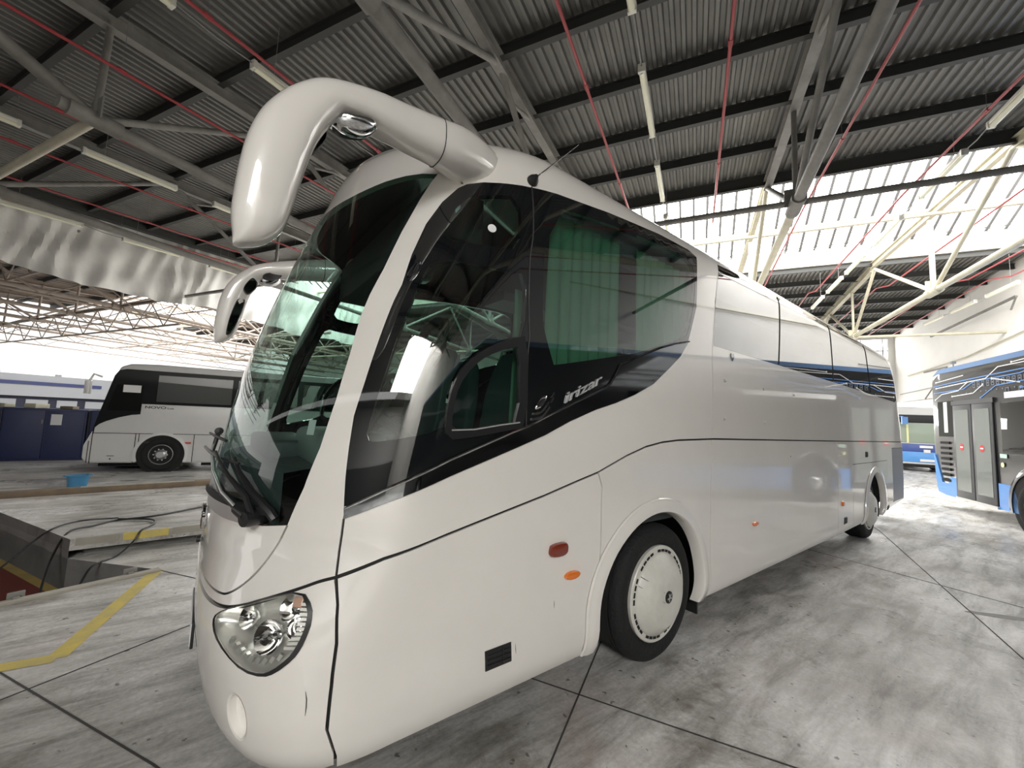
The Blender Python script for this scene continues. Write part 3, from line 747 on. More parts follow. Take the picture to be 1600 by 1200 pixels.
# number plate on the nose and lower grille badge
pl = MB().box((.152, HW - .26, .44), (.166, HW + .26, .57)).build('number_plate', 'black_plastic', coach, bevel=.004)
MB().box((.149, HW - .25, .45), (.153, HW + .25, .56)).build('plate_face', 'paper', pl)
# nose emblem: ring with a shield
p, t, u, n = frame_at(.02, 1.06, .006)
em = MB().lathe([(.075, 0), (.075, -.014), (.062, -.018), (.058, -.008), (.0, -.008)], 32, Matrix.Translation((p.x, HW, 1.06)) @ Matrix.Rotation(-PI/2, 4, 'Z')).build('nose_emblem', 'chrome', coach, smooth=True)
em2 = MB().lathe([(.018, 0), (.018, -.02), (.0, -.022)], 20, Matrix.Translation((.155, HW, .93)) @ Matrix.Rotation(-PI/2, 4, 'Z')).build('nose_lock', 'black_plastic', coach, smooth=True)

# side lamps, flaps ------------------------------------------------------
pad(smooth_poly(Fe['marker_big'], 2), 'side_marker_lamp', 'dark_red_lens', coach, .028, offf=lower_off)['label'] = 'dark red side lamp'
pad(smooth_poly(Fe['indicator'], 1), 'side_indicator', 'amber', coach, .022, offf=lower_off)['label'] = 'orange side indicator lamp'
pad(smooth_poly(Fe['lamp2'], 1), 'side_marker_lamp', 'amber', coach, .02, offf=lower_off)['label'] = 'small orange side lamp'
pad(circ(7.22, .73, .035, 0, 360, 14)[:-1], 'side_marker_lamp', 'amber', coach, .02, offf=lower_off)
def flapbox(s0, s1, v0, v1, nm='air_vent'):
    p = pad(smooth_poly([(s0, v0), (s1, v0), (s1, v1), (s0, v1)], 0), nm, 'black_plastic', coach, .008, offf=lower_off)
    for k in (.25, .5, .75):
        a = v0 + (v1-v0)*k; line_bead([(s0+.01, a), (s1-.01, a)], 'louvre', 'rubber', p, .004, .010, 6, lower_off)
    line_bead([(s0*.35+s1*.65, v0+.01), (s0*.35+s1*.65, v1-.01)], 'louvre', 'rubber', p, .004, .010, 6, lower_off)
flapbox(1.533, 1.685, .472, .566); flapbox(7.30, 7.42, .44, .53); flapbox(9.92, 10.04, .36, .44); flapbox(8.47, 8.60, 1.34, 1.43)
for s_, v_ in ((5.36, 1.42), (3.76, 2.127), (4.6, 2.12), (5.44, 2.12), (3.80, 1.785), (4.66, 1.78)):
    p, t, u, n = frame_at(s_, v_, .0); M = Matrix((t, -n, u)).transposed().to_4x4(); M.translation = p
    MB().lathe([(.014, .0), (.014, -.012), (.004, -.016), (.0005, -.016)], 12, M).build('latch_button' if s_ != 5.36 else 'keyhole_cover', 'satin_silver' if s_ != 5.36 else 'black_plastic', coach, smooth=True)
# shield badge behind the white fin
p, t, u, n = frame_at(3.86, 2.365, .002); M = Matrix((t, -n, u)).transposed().to_4x4(); M.translation = p
MB().prism([(-.03,.03), (.03,.03), (.03,-.005), (0,-.04), (-.03,-.005)], 0, -.006, M).build('shield_badge', 'dark_chrome', coach)
# IRIZAR lettering and three-wave mark on the black glass
def on_side(s, v, off): return Vector(S(s, v)) + Vector(SN(s, v)) * off
vs, fs = text_mesh('irizar', .105, .002)
w = max(v.x for v in vs) - min(v.x for v in vs)
ang = math.atan2(.129 - 0.0, .21)
o = MB(); out = []
for v in vs:
    x = v.x * .27 / w; y = v.y * .95
    out.append(on_side(1.865 + x, 1.80 + x * .55 + y, .006 + v.z))
o.add(out, fs).build('maker_lettering', 'badge_silver', coach)
def wave(pts, w, nm):
    o = MB(); vs = []
    for i, (s, v) in enumerate(pts):
        a = pts[max(0, i-1)]; b = pts[min(len(pts)-1, i+1)]; dx, dy = b[0]-a[0], b[1]-a[1]; l = math.hypot(dx, dy); nx, ny = -dy/l*w/2, dx/l*w/2
        for q in ((s+nx, v+ny), (s-nx, v-ny)): vs += [on_side(*q, .003), on_side(*q, .010)]
    n = len(pts); fs = []
    for i in range(n-1):
        k = 4*i; fs += [(k+1, k+5, k+7, k+3), (k, k+4, k+5, k+1), (k+3, k+7, k+6, k+2)]
    fs += [(0, 1, 3, 2), (4*n-4, 4*n-2, 4*n-1, 4*n-3)]
    o.add(vs, fs).build(nm, 'chrome', coach)
bs, bv = 1.655, 1.70
wave(smooth_poly([(bs, bv), (bs+.05, bv+.005), (bs+.08, bv+.03), (bs+.105, bv+.075)], 2, False), .013, 'wave_mark')
wave(smooth_poly([(bs+.004, bv+.03), (bs+.045, bv+.035), (bs+.068, bv+.06), (bs+.088, bv+.10)], 2, False), .013, 'wave_mark')
pad(smooth_poly([(bs+.008, bv+.055), (bs+.012, bv+.09), (bs+.035, bv+.13), (bs+.068, bv+.14), (bs+.072, bv+.115), (bs+.05, bv+.07), (bs+.03, bv+.058)], 1), 'wave_mark', 'chrome', coach, .008)
for q in ((bs+.105, bv+.10), (bs+.10, bv+.13)):
    wave([q, (q[0]+.012, q[1]+.03)], .012, 'wave_mark')

# rear window band: dividers
for x in (4.98, 6.98, 9.1):
    line_bead([(x, 2.43), (x, 3.2)], 'window_divider', 'rubber', coach, .008, .0)
# antenna on the roof edge
p = Vector(S(*Fe['antenna'][0])); n = Vector(SN(*Fe['antenna'][0]))
MB().tube([p + n * .02, p + Vector((.06, -.0, .07)), p + Vector((.34, -.03, .37))], [.006, .0035, .0025], 8).build('aerial_mast', 'black_plastic', coach, smooth=True)
an = MB().lathe([(.035, .0), (.03, -.02), (.02, -.035), (.012, -.05), (.001, -.05)], 16, Matrix.Translation(p) @ n.to_track_quat('-Y', 'Z').to_matrix().to_4x4()).build('aerial', 'black_plastic', coach, smooth=True)

# wheels -----------------------------------------------------------------
def wheel(parent, loc, rz, r=.48, rr=.333, cover=True, width=.28):
    w_ = bpy.data.objects.new('wheel', None); COL.objects.link(w_); w_.parent = parent; w_.location = loc; w_.rotation_euler = (0,0,rz)
    k = r / .48
    ty = [(rr*.93, .05), (rr, .012), (rr + .02, -.002), (r*.86, -.012), (r*.93, -.004), (r*.975, .016), (r, .05)]
    for j in range(5):
        y = .06 + j * (width - .1) / 5; ty += [(r, y), (r - .012, y + .004), (r - .012, y + .012), (r, y + .016)]
    ty += [(r, width - .04), (r*.96, width), (rr, width)]
    MB().lathe(ty, 64).build('tyre', 'tyre', w_, smooth=True)
    if cover:
        c = MB().lathe([(rr*1.0, .012), (rr*1.005, -.010), (rr*.985, -.018), (rr*.935, -.018), (rr*.93, -.014), (rr*.87, -.014), (rr*.865, -.022), (rr*.83, -.034), (rr*.66, -.078), (rr*.60, -.088), (rr*.30, -.094), (.001, -.095)], 64).build('wheel_cover', 'wheel_white', w_, smooth=True)
        o = MB()
        for q in range(40):
            if q % 5 == 4: continue
            M = Matrix.Rotation(2 * PI * q / 40, 4, 'Y'); o.box((rr*.874, -.0185, -.017), (rr*.925, -.012, .017), M)
        o.build('cover_slots', 'gap', c)
        e = MB().lathe([(.042, -.094), (.042, -.100), (.036, -.103), (.001, -.103)], 28).build('cover_badge', 'black_plastic', c, smooth=True)
        o = MB()
        for a in (20, 100, 160, 250, 310): 
            M = Matrix.Rotation(math.radians(a), 4, 'Y'); o.box((.004, -.1055, -.004), (.028, -.103, .004), M)
        o.build('badge_emblem', 'satin_silver', c)
        o = MB().tube([(-.27*k, -.033, .11*k), (-.19*k, -.066, .06*k), (-.14*k, -.086, .035*k), (-.05, -.0945, -.03)], .0016, 6)
        o.tube([(-.25*k, -.034, .17*k), (-.17*k, -.074, .12*k), (-.05, -.0945, .04)], .0016, 6)
        o.build('cover_flap_line', 'rubber', c)
    else:
        c = MB().lathe([(rr, .02), (rr, -.005), (rr*.95, -.01), (rr*.9, .03), (rr*.7, .05), (rr*.62, .03), (rr*.45, .0), (rr*.4, -.04), (rr*.3, -.06), (.001, -.06)], 40).build('wheel_rim', 'rim_grey', w_, smooth=True)
        o = MB()
        for q in range(10):
            a = 2*PI*q/10; o.lathe([(.016, .0), (.016, -.03), (.001, -.03)], 8, Matrix.Translation((rr*.55*math.cos(a), .01, rr*.55*math.sin(a))))
        o.build('wheel_nuts', 'hub_silver', c)
    return w_
for x in (2.85, 9.0):
    wheel(coach, (x, .05, .48), 0); wheel(coach, (x, 2 * HW - .05, .48), PI)
# wheel housings, underbody and mud flaps
for x in (2.9, 9.03):
    for y0, y1 in ((.03, .75), (2*HW-.75, 2*HW-.03)):
        o = MB(); NN = 16; vs = []
        for i in range(NN + 1):
            a = -.35 + (PI + .7) * i / NN
            for y in (y0, y1): vs.append((x + .64 * math.cos(a), y, .5 + .62 * math.sin(a)))
        o.add(vs, [(2*i, 2*i+1, 2*i+3, 2*i+2) for i in range(NN)])
        yi = y1 if y0 < 1 else y0
        o.box((x - .65, min(yi, yi + (.02 if y0 < 1 else -.02)), .3), (x + .65, max(yi, yi + (.02 if y0 < 1 else -.02)), 1.15))
        o.build('wheel_housing', 'gap', coach)
MB().box((1.0, .15, .36), (2.2, 2*HW-.15, .42)).box((3.6, .12, .36), (8.3, 2*HW-.12, .42)).box((9.75, .15, .45), (11.6, 2*HW-.15, .5)).build('underbody', 'gap', coach)
for x in (3.52, 9.66):
    MB().box((x, .10, .14), (x + .015, .45, .75)).build('mud_flap', 'rubber', coach)
MB().beam((2.85, .3, .48), (2.85, 2.25, .48), .12, .12).beam((9.0, .3, .48), (9.0, 2.25, .48), .16, .16).build('axle_beams', 'gap', coach)

# mirrors ----------------------------------------------------------------
# stations: centre (x, z), half width in the x-z plane, half depth in y, y position
MST = [((.215, 2.232), .030, .03, -.06), ((.215, 2.25), .062, .06, -.06), ((.203, 2.30), .096, .085, -.06), ((.203, 2.42), .112, .10, -.06), ((.218, 2.56), .118, .11, -.055),
       ((.245, 2.70), .115, .11, -.05), ((.285, 2.80), .105, .105, -.045), ((.345, 2.875), .090, .10, -.04), ((.42, 2.895), .080, .10, -.03), ((.52, 2.895), .074, .10, -.01),
       ((.66, 2.915), .070, .10, .03), ((.80, 2.96), .074, .105, .07), ((.96, 3.03), .090, .11, .115), ((1.15, 3.12), .105, .12, .16), ((1.42, 3.22), .11, .12, .20), ((1.75, 3.29), .08, .10, .24)]
MST = [((.170, 2.252), .020, .025, -.06, -160), ((.176, 2.262), .052, .045, -.06, -160), ((.193, 2.305), .076, .07, -.06, -160), ((.199, 2.374), .093, .08, -.06, -160), ((.208, 2.460), .104, .085, -.06, -158),
       ((.222, 2.571), .112, .09, -.06, -158), ((.242, 2.675), .118, .09, -.055, -160), ((.276, 2.772), .122, .09, -.05, -163), ((.317, 2.844), .114, .09, -.045, -170), ((.360, 2.893), .092, .09, -.04, -188),
       ((.412, 2.930), .082, .09, -.03, -212), ((.499, 2.966), .076, .09, -.01, -238), ((.610, 2.994), .084, .09, .01, -252), ((.734, 3.020), .094, .09, .04, -258), ((.910, 3.055), .106, .10, .075, -268),
       ((1.05, 3.085), .120, .12, .12, -278), ((1.25, 3.115), .118, .14, .22, -282), ((1.5, 3.12), .10, .14, .36, -278), ((1.8, 3.10), .06, .12, .52, -275)]
def mirror(far):
    NS = 28; vs = []; fs = []
    # densify stations
    st = []
    for i in range(len(MST) - 1):
        for k in range(3):
            t = k / 3
            g = lambda j: None
            def cr(f):
                p0 = f(MST[max(0, i-1)]); p1 = f(MST[i]); p2 = f(MST[i+1]); p3 = f(MST[min(len(MST)-1, i+2)])
                return .5 * ((2*p1) + (-p0+p2)*t + (2*p0-5*p1+4*p2-p3)*t*t + (-p0+3*p1-3*p2+p3)*t**3)
            st.append((cr(lambda m: m[0][0]), cr(lambda m: m[0][1]), cr(lambda m: m[1]), cr(lambda m: m[2]), cr(lambda m: m[3]), cr(lambda m: m[4])))
    m = MST[-1]; st.append((m[0][0], m[0][1], m[1], m[2], m[3], m[4]))
    for X, Z, a, d, y, ang in st:
        dx, dz = math.cos(math.radians(ang)), math.sin(math.radians(ang))
        for k in range(NS):
            th = 2 * PI * k / NS; c, s_ = math.cos(th), math.sin(th)
            r = (abs(c) ** 2.6 + abs(s_) ** 2.6) ** (-1 / 2.6)
            # flatter underside towards the cabin
            p = Vector((X + dx * a * c * r, y - d * s_ * r, Z + dz * a * c * r))
            vs.append(mir(p) if far else p)
    n = len(st)
    fs = [(i*NS+k, i*NS+(k+1) % NS, (i+1)*NS+(k+1) % NS, (i+1)*NS+k) for i in range(n-1) for k in range(NS)]
    fs.append(tuple(range(NS))); fs.append(tuple((n-1)*NS+k for k in range(NS)))
    arm = MB().add(vs, fs).build('mirror_arm', 'coach_white', coach, smooth=True)
    arm['label'] = 'tall white mirror arm curving down in front of the windscreen'
    R = (lambda p: mir(Vector(p))) if far else (lambda p: Vector(p))
    # joint line round the arm
    X, Z, a, d, y, ang = .905, 3.053, .1065, .1005, .074, -267.5
    dx, dz = math.cos(math.radians(ang)), math.sin(math.radians(ang)); ring = []
    for k in range(41):
        th = 2*PI*k/40; c, s_ = math.cos(th), math.sin(th); r = (abs(c)**2.6 + abs(s_)**2.6) ** (-1/2.6)
        ring.append(R((X + dx*a*c*r - .25*dx*0, y - d*s_*r, Z + dz*a*c*r)))
    MB().tube(ring, .0022, 6, False).build('arm_joint', 'gap', arm)
    # chrome kerb mirror under the arm
    o = MB(); M = Matrix.Translation((.485, -.04, 2.872)) @ Matrix.Rotation(math.radians(-18), 4, 'Y') @ Matrix.Rotation(math.radians(12), 4, 'X')
    prof_ = [(.001, -.05), (.03, -.046), (.06, -.034), (.085, -.014), (.092, .0), (.088, .012), (.05, .02), (.001, .022)]
    vs = []; NN = 28
    for r, h in prof_:
        for k in range(NN):
            a = 2*PI*k/NN; vs.append(R(M @ Vector((r * 1.05 * math.cos(a), r * .72 * math.sin(a), h))))
    o.add(vs, [(i*NN+k, i*NN+(k+1) % NN, (i+1)*NN+(k+1) % NN, (i+1)*NN+k) for i in range(len(prof_)-1) for k in range(NN)]).build('kerb_mirror', 'chrome', arm, smooth=True)
    # glasses on the cabin side of the arm, each in a black frame: (x, z) corners on a plane inside the head
    def plate(poly, y, nm, dpt=.012, skew=0.):
        c = (sum(p[0] for p in poly)/len(poly), sum(p[1] for p in poly)/len(poly))
        P_ = smooth_poly(poly, 2); n = len(P_); vs = []
        for k, yy in ((1.0, -.03), (1.0, .006), (.9, .012), (.86, .006)):
            for x, z in P_:
                q = (c[0] + (x-c[0])*k, c[1] + (z-c[1])*k); vs.append(R((q[0], y + yy + skew * (q[0]-c[0]), q[1])))
        f_ = MB().add(vs, [(r*n+i, r*n+(i+1) % n, (r+1)*n+(i+1) % n, (r+1)*n+i) for r in range(3) for i in range(n)]).build(nm + '_frame', 'black_plastic', arm, smooth=True)
        vs = [R((c[0] + (x-c[0])*.87, y + .007 + skew * (x-c[0])*.87, c[1] + (z-c[1])*.87)) for x, z in P_]
        MB().add(vs, [tuple(range(n))]).build(nm + '_glass', 'chrome', f_)
    plate([(.262, 2.675), (.322, 2.655), (.30, 2.54), (.25, 2.345), (.205, 2.305), (.195, 2.33), (.215, 2.50)], .026, 'main_mirror', skew=-.35)
    plate([(.335, 2.845), (.36, 2.85), (.405, 2.80), (.335, 2.685), (.29, 2.705), (.285, 2.75)], .045, 'wide_angle_mirror', skew=-.35)
    plate([(.415, 2.905), (.56, 2.955), (.57, 2.89), (.43, 2.845)], .055, 'front_view_mirror')
mirror(False); mirror(True)

# wipers -----------------------------------------------------------------
def off_pt(s, v, o):
    return Vector(S(s, v)) + Vector(SN(s, v)) * o
wp = bpy.data.objects.new('wiper', None); COL.objects.link(wp); wp.parent = coach
def flatbar(pts, w, t, nm, m):
    o = MB()
    for a, b in zip(pts, pts[1:]):
        o.beam(a, b, w, t, up=Vector((-1, -.3, .3)))
    return o.build(nm, m, wp, bevel=.002)
M = Matrix.Translation(off_pt(.52, 1.205, .03)) @ Matrix.Rotation(math.radians(-60), 4, 'Z')
MB().lathe([(.001, -.05), (.032, -.048), (.036, -.03), (.036, .03), (.03, .05)], 24, M).build('wiper_pivot', 'black_plastic', wp, smooth=True)
main_pts = [off_pt(.515, 1.215, .05), off_pt(.46, 1.235, .055), off_pt(.36, 1.285, .06), off_pt(.24, 1.36, .055), off_pt(.12, 1.44, .045), off_pt(.10, 1.50, .04)]
MB().tube([main_pts[0], main_pts[1]], [.034, .026], 14).build('arm_head', 'black_plastic', wp, smooth=True)
MB().tube(main_pts[1:], [.017, .014, .011, .010, .009], 8).build('wiper_arm', 'black_plastic', wp, smooth=True)
MB().tube([p + Vector((-.004, -.012, .004)) for p in main_pts[1:]], [.008, .007, .006, .005, .004], 8).build('arm_rod', 'satin_silver', wp, smooth=True)
MB().tube([main_pts[4], off_pt(.10, 1.54, .04)], [.010, .012], 10).build('arm_tip', 'black_plastic', wp, smooth=True)
MB().lathe([(.001, -.02), (.02, -.018), (.022, 0), (.02, .018), (.001, .02)], 16, Matrix.Translation(off_pt(.10, 1.55, .04))).build('nozzle_head', 'black_plastic', wp, smooth=True)
MB().tube([off_pt(.53, 1.22, .05), off_pt(.50, 1.29, .06), off_pt(.40, 1.36, .07), off_pt(.30, 1.42, .07), off_pt(.22, 1.45, .06)], [.016, .014, .010, .008, .008], 8).build('parallel_arm', 'black_plastic', wp, smooth=True)
MB().tube([off_pt(.04, 1.45, .07), off_pt(.14, 1.44, .06), off_pt(.26, 1.425, .05), off_pt(.38, 1.42, .03)], [.008, .009, .009, .006], 8).build('blade_carrier', 'black_plastic', wp, smooth=True)
MB().tube([off_pt(.06, 1.53, .07), off_pt(.14, 1.52, .05), off_pt(.22, 1.51, .03)], [.006, .009, .008], 8).build('washer_nozzle', 'black_plastic', wp, smooth=True)
o = MB()
for k in range(12):
    a = .58 - .045 * k; b = a - .045
    o.beam(off_pt(a, 1.235 - .00 * k, .018), off_pt(b, 1.235, .018), .012, .03)
o.build('wiper_blade', 'rubber', wp)
blade2 = MB()
L = [off_pt(.60, 1.21, .012), off_pt(.585, 1.235, .02), off_pt(.50, 1.30, .03), off_pt(.40, 1.38, .03), off_pt(.34, 1.44, .03)]
blade2.tube(L, [.02, .022, .016, .011, .008], 8).build('wiper_blade', 'black_plastic', wp, smooth=True)

# cabin ------------------------------------------------------------------
inner = MB().box((.95, .04, 1.00), (11.4, 2*HW-.04, 1.06)).box((.35, .35, .85), (.95, 2*HW-.35, .9)).build('cabin_floor', 'seat_dark', coach)
MB().box((2.6, .35, 3.0), (11.0, .75, 3.1)).box((2.6, 2*HW-.75, 3.0), (11.0, 2*HW-.35, 3.1)).build('luggage_rack', 'dash', coach)
MB().box((11.2, .2, 1.0), (11.25, 2*HW-.2, 3.2)).build('rear_bulkhead', 'seat_dark', coach)
# dashboard: follows the windscreen foot
o = MB(); poly = []
for i in range(17):
    s_ = -.55 + 1.1 * i / 16; p = Vector(S(abs(s_), 1.25)); 
    if s_ > 0: p = mir(p)
    poly.append((p.x + .05, p.y))
n = len(poly); vs = [(x, y, .95) for x, y in poly] + [(x, y, 1.38) for x, y in poly] + [(max(x, .35) + .0, y, 1.46) for x, y in poly]
top = [(.82, poly[0][1], 1.46), (.82, poly[-1][1], 1.46)]
o.add([(x, y, 1.0) for x, y in poly] + [(x, y, 1.40) for x, y in poly] + [(.80, y, 1.46) for x, y in poly] + [(.80, y, 1.0) for x, y in poly],
      [(r*n+i, r*n+i+1, (r+1)*n+i+1, (r+1)*n+i) for r in range(3) for i in range(n-1)])
dash = o.build('dashboard', 'dash', coach)
MB().box((.55, .30, 1.40), (.86, 1.05, 1.60)).build('instrument_binnacle', 'dash_light', dash, bevel=.05)
MB().box((.40, .9, 1.40), (.7, 1.9, 1.52)).build('dash_shelf', 'dash', dash, bevel=.03)
st = bpy.data.objects.new('steering_wheel', None); COL.objects.link(st); st.parent = coach; st.location = (.84, .62, 1.72); st.rotation_euler = (0, math.radians(-58), 0)
MB().tube([(.235*math.cos(a), .235*math.sin(a), 0) for a in [2*PI*k/40 for k in range(41)]], .017, 10, False).build('rim', 'dash', st, smooth=True)
MB().lathe([(.001, -.02), (.07, -.02), (.075, .02), (.001, .03)], 20, Matrix.Rotation(PI/2, 4, 'X')).beam((-.225, 0, -.0), (-.05, 0, -.01), .03, .012).beam((.225, 0, 0), (.05, 0, -.01), .03, .012).beam((0, -.22, 0), (0, 0, -.01), .012, .03).build('hub', 'dash_light', st, smooth=True)
MB().tube([(0, 0, -.02), (0, 0, -.35)], .035, 12).build('column', 'dash', st)
def seatbody(name, back_m, y0, x0, w=.50, zf=1.06, h=1.18, driver=False):
    s_ = bpy.data.objects.new(name, None); COL.objects.link(s_); s_.parent = coach; s_.location = (x0, y0, zf)
    MB().box((-.48, -w/2, .34), (.02, w/2, .50)).build('cushion', back_m, s_, bevel=.05)
    # reclined shaped back
    prof_ = [(0, .46, .5), (.03, .62, .52), (.06, .85, .50), (.09, 1.02, .42), (.11, h - .06, .32), (.115, h, .22)]
    vs = []; fs = []
    for x, z, ww in prof_:
        for dx, dy in ((0, -1), (0, 1), (.11, 1), (.11, -1)): vs.append((x - .05 + dx, dy * ww / 2 * w / .5, z))
    for i in range(len(prof_) - 1):
        for k in range(4): fs.append((4*i+k, 4*i+(k+1) % 4, 4*(i+1)+(k+1) % 4, 4*(i+1)+k))
    fs += [(3, 2, 1, 0), tuple(4*(len(prof_)-1)+k for k in range(4))]
    MB().add(vs, fs).build('backrest', back_m, s_, bevel=.035)
    MB().box((-.35, -.12, 0), (-.1, .12, .34)).build('pedestal', 'seat_dark', s_, bevel=.02)
    if driver:
        pts = [(.02, -.15, 1.02), (.05, -.17, 1.14), (.07, -.12, 1.22), (.08, 0, 1.25), (.07, .12, 1.22), (.05, .17, 1.14), (.02, .15, 1.02)]
        MB().tube(pts, .03, 10).build('head_hoop', 'seat_dark', s_, smooth=True)
        MB().box((-.35, w/2, .62), (.03, w/2 + .06, .68)).build('armrest', 'seat_dark', s_, bevel=.02)
    else:
        MB().tube([(.07, -.13, 1.14), (.10, -.13, 1.21), (.10, .13, 1.21), (.07, .13, 1.14)], .012, 8).build('grab_handle', 'satin_silver', s_, smooth=True)
    return s_
seatbody('driver_seat', 'dash', .66, 1.18, driver=True, h=1.06)
proto = seatbody('passenger_seat', 'seat_cloth', .46, 1.98)
first = True
for r in range(11):
    x = 1.98 + .78 * r
    for y in (.46, .92, 1.66, 2.12):
        if first: first = False; continue
        q = proto.copy(); COL.objects.link(q); q.location = (x, y, 1.06)
        for ch in proto.children:
            c = ch.copy(); COL.objects.link(c); c.parent = q
# curtains: gathered cloth panels behind the saloon window, both sides
def curtain(x0, x1, z0, z1, y, m='curtain_green', amp=.016, far=False, par=None):
    vs = []; n = int((x1 - x0) / .012); fs = []
    for i in range(n + 1):
        x = x0 + (x1 - x0) * i / n
        for j in range(7):
            k = j / 6; yy = y + amp * math.sin(x * 62 + .7 * math.sin(x * 9) + k * .5) * (.6 + .6 * k)
            p = Vector((x + .006 * math.sin(k * 5 + x * 30), yy, z1 - (z1 - z0) * k)); vs.append(mir(p) if far else p)
    fs = [(i*7+j, i*7+j+1, (i+1)*7+j+1, (i+1)*7+j) for i in range(n) for j in range(6)]
    return MB().add(vs, fs).build('curtain', m, coach, smooth=True)
for far in (False,):
    curtain(1.73, 2.43, 1.98, 3.02, .12, far=far); curtain(2.62, 3.5, 2.0, 3.04, .12, far=far)
curtain(5.0, 5.6, 1.7, 2.95, .10, far=True); curtain(1.47, 1.53, 1.62, 2.45, .12, amp=.008)
mat('curtain_pale', (.62,.60,.46), .8)
mat('blind', (.04,.045,.045), .7)
MB().box((1.02, .30, 2.72), (1.35, 2*HW-.30, 3.04)).build('destination_box', 'blind', coach, bevel=.02)
# paper sticker on the screen and round sticker on the upper pane
p, t, u, n = frame_at(.63, 1.62, -.02); M = Matrix((t, -n, u)).transposed().to_4x4(); M.translation = p
MB().box((-.02, 0, -.035), (.02, .001, .035), M).build('screen_sticker', 'paper', windsh)
p, t, u, n = frame_at(1.005, 2.71, .0015); M = Matrix((t, -n, u)).transposed().to_4x4(); M.translation = p
MB().lathe([(.001, 0), (.024, 0), (.024, -.001), (.001, -.0012)], 20, M).build('round_sticker', 'paper', coach)
# ------------------------------------------------------------------ hall: floor, pit, slab
pit = [(-.10, 3.85), (-1.07, 3.54), (-3.6, 2.73), (-5.6, 3.6), (-5.6, 6.6), (-3.3, 9.0), (-2.9, 8.55)]   # x, y
wall_dir = Vector((-.50, .866))
c0 = Vector((-.10, 3.85)); slabC = Vector((-.90, 4.69)); slabL = Vector((-1.87, 6.58)); slabL2 = slabC + (slabL - slabC) * 2.0
pit = [c0, slabC, slabL, slabL2, Vector((-6.5, 8.5)), Vector((-6.5, 1.9)), Vector((-3.6, 2.73)), Vector((-1.07, 3.54))]
pts = [Vector((-60, -60)), Vector((70, -60)), Vector((70, 90)), Vector((-60, 90))] + pit
r = delaunay_2d_cdt(pts, [(0,1), (1,2), (2,3), (3,0)] + [(4+i, 4+(i+1) % len(pit)) for i in range(len(pit))], [], 0, 1e-5)
fs = []
pp = [tuple(p) for p in pit]
for f in r[2]:
    c = sum((r[0][i] for i in f), Vector((0,0))) / len(f)
    if not inside((c.x, c.y), pp): fs.append(tuple(f))
floor = tag(MB().add([(p.x, p.y, 0) for p in r[0]], fs).build('floor', 'concrete_floor', fix=False), kind='structure')
PD = -.34
o = MB(); o.cur = 0
n = len(pit)
o.add([(p.x, p.y, 0) for p in pit] + [(p.x, p.y, PD) for p in pit], [(i, (i+1) % n, n+(i+1) % n, n+i) for i in range(n)])
struct('wall_pit', o, 'pit_wall')
struct('floor_pit', MB().add([(p.x, p.y, PD) for p in pit], [tuple(range(n))]), 'pit_red')
# yellow stripe along the foot of the pit wall
d = (slabL2 - c0).normalized(); nn = Vector((-d.y, d.x))
if nn.x > 0: nn = -nn
o = MB()
ln = [c0, slabC, slabL, slabL2]
o.add([(*(p + nn * .0), PD + .004) for p in ln] + [(*(p + nn * .09), PD + .004) for p in ln], [(i, i+1, 5+i, 4+i) for i in range(3)])
struct('trim_1', o, 'yellow_dirty')
# near edge coping of the pit with steel brackets
o = MB(); o.beam((-.10, 3.82, .012), (-3.6, 2.70, .012), .07, .03); struct('trim_2', o, 'concrete_beam', bevel=.006)
for f_ in (.23, .93):
    p = Vector((-.10, 3.88, .02)).lerp(Vector((-1.07, 3.57, .02)), f_)
    tag(MB().box((-.05, -.012, 0), (.05, .012, .05), Matrix.Translation(p) @ Matrix.Rotation(.3, 4, 'Z')).box((-.02, -.05, 0), (.02, .05, .02), Matrix.Translation(p) @ Matrix.Rotation(.3, 4, 'Z')).build('floor_bracket', 'steel_dull', bevel=.004),
        'small rusty steel bracket at the pit edge ' + ('near the yellow line' if f_ < .5 else 'at the left edge of the frame'), 'bracket')
# raised slab beyond the pit
SZ = .20
sl = [slabC, Vector((.25, 4.75)), Vector((9.5, 5.3)), Vector((10.4, 8.7)), Vector((.36, 7.91)), Vector((-2.13, 7.61)), Vector((-6.5, 7.2)), Vector((-6.5, 8.5)) - Vector((0, .0))]
sl = [slabC, Vector((.25, 4.78)), Vector((9.5, 5.4)), Vector((10.4, 8.9)), Vector((.36, 7.91)), Vector((-2.36, 7.60)), slabL]
def slab(name, poly, z0, z1, m, bev=0.):
    n = len(poly); o = MB().add([(p[0], p[1], z0) for p in poly] + [(p[0], p[1], z1) for p in poly], [tuple(reversed(range(n))), tuple(range(n, 2*n))] + [(i, (i+1) % n, n+(i+1) % n, n+i) for i in range(n)])
    return tag(o.build(name, m, bevel=bev), kind='structure')
slab('floor_slab', sl, .08, SZ, 'concrete_floor')
sl_in = [Vector((-.80, 4.83)), Vector((.3, 4.92)), Vector((9.4, 5.5)), Vector((10.3, 8.8)), Vector((.36, 7.8)), Vector((-2.2, 7.5)), Vector((-1.80, 6.6))]
slab('floor_slab_base', sl_in, -.01, .085, 'pit_wall')
# pit wall continues up to the slab on its left flank
o = MB()
for a, b in ((slabC, slabL), (slabL, Vector((-2.36, 7.60)))):
    o.add([(a.x, a.y, PD), (b.x, b.y, PD), (b.x, b.y, SZ - .002), (a.x, a.y, SZ - .002)], [(0, 1, 2, 3)])
struct('wall_slab_side', o, 'pit_wall')
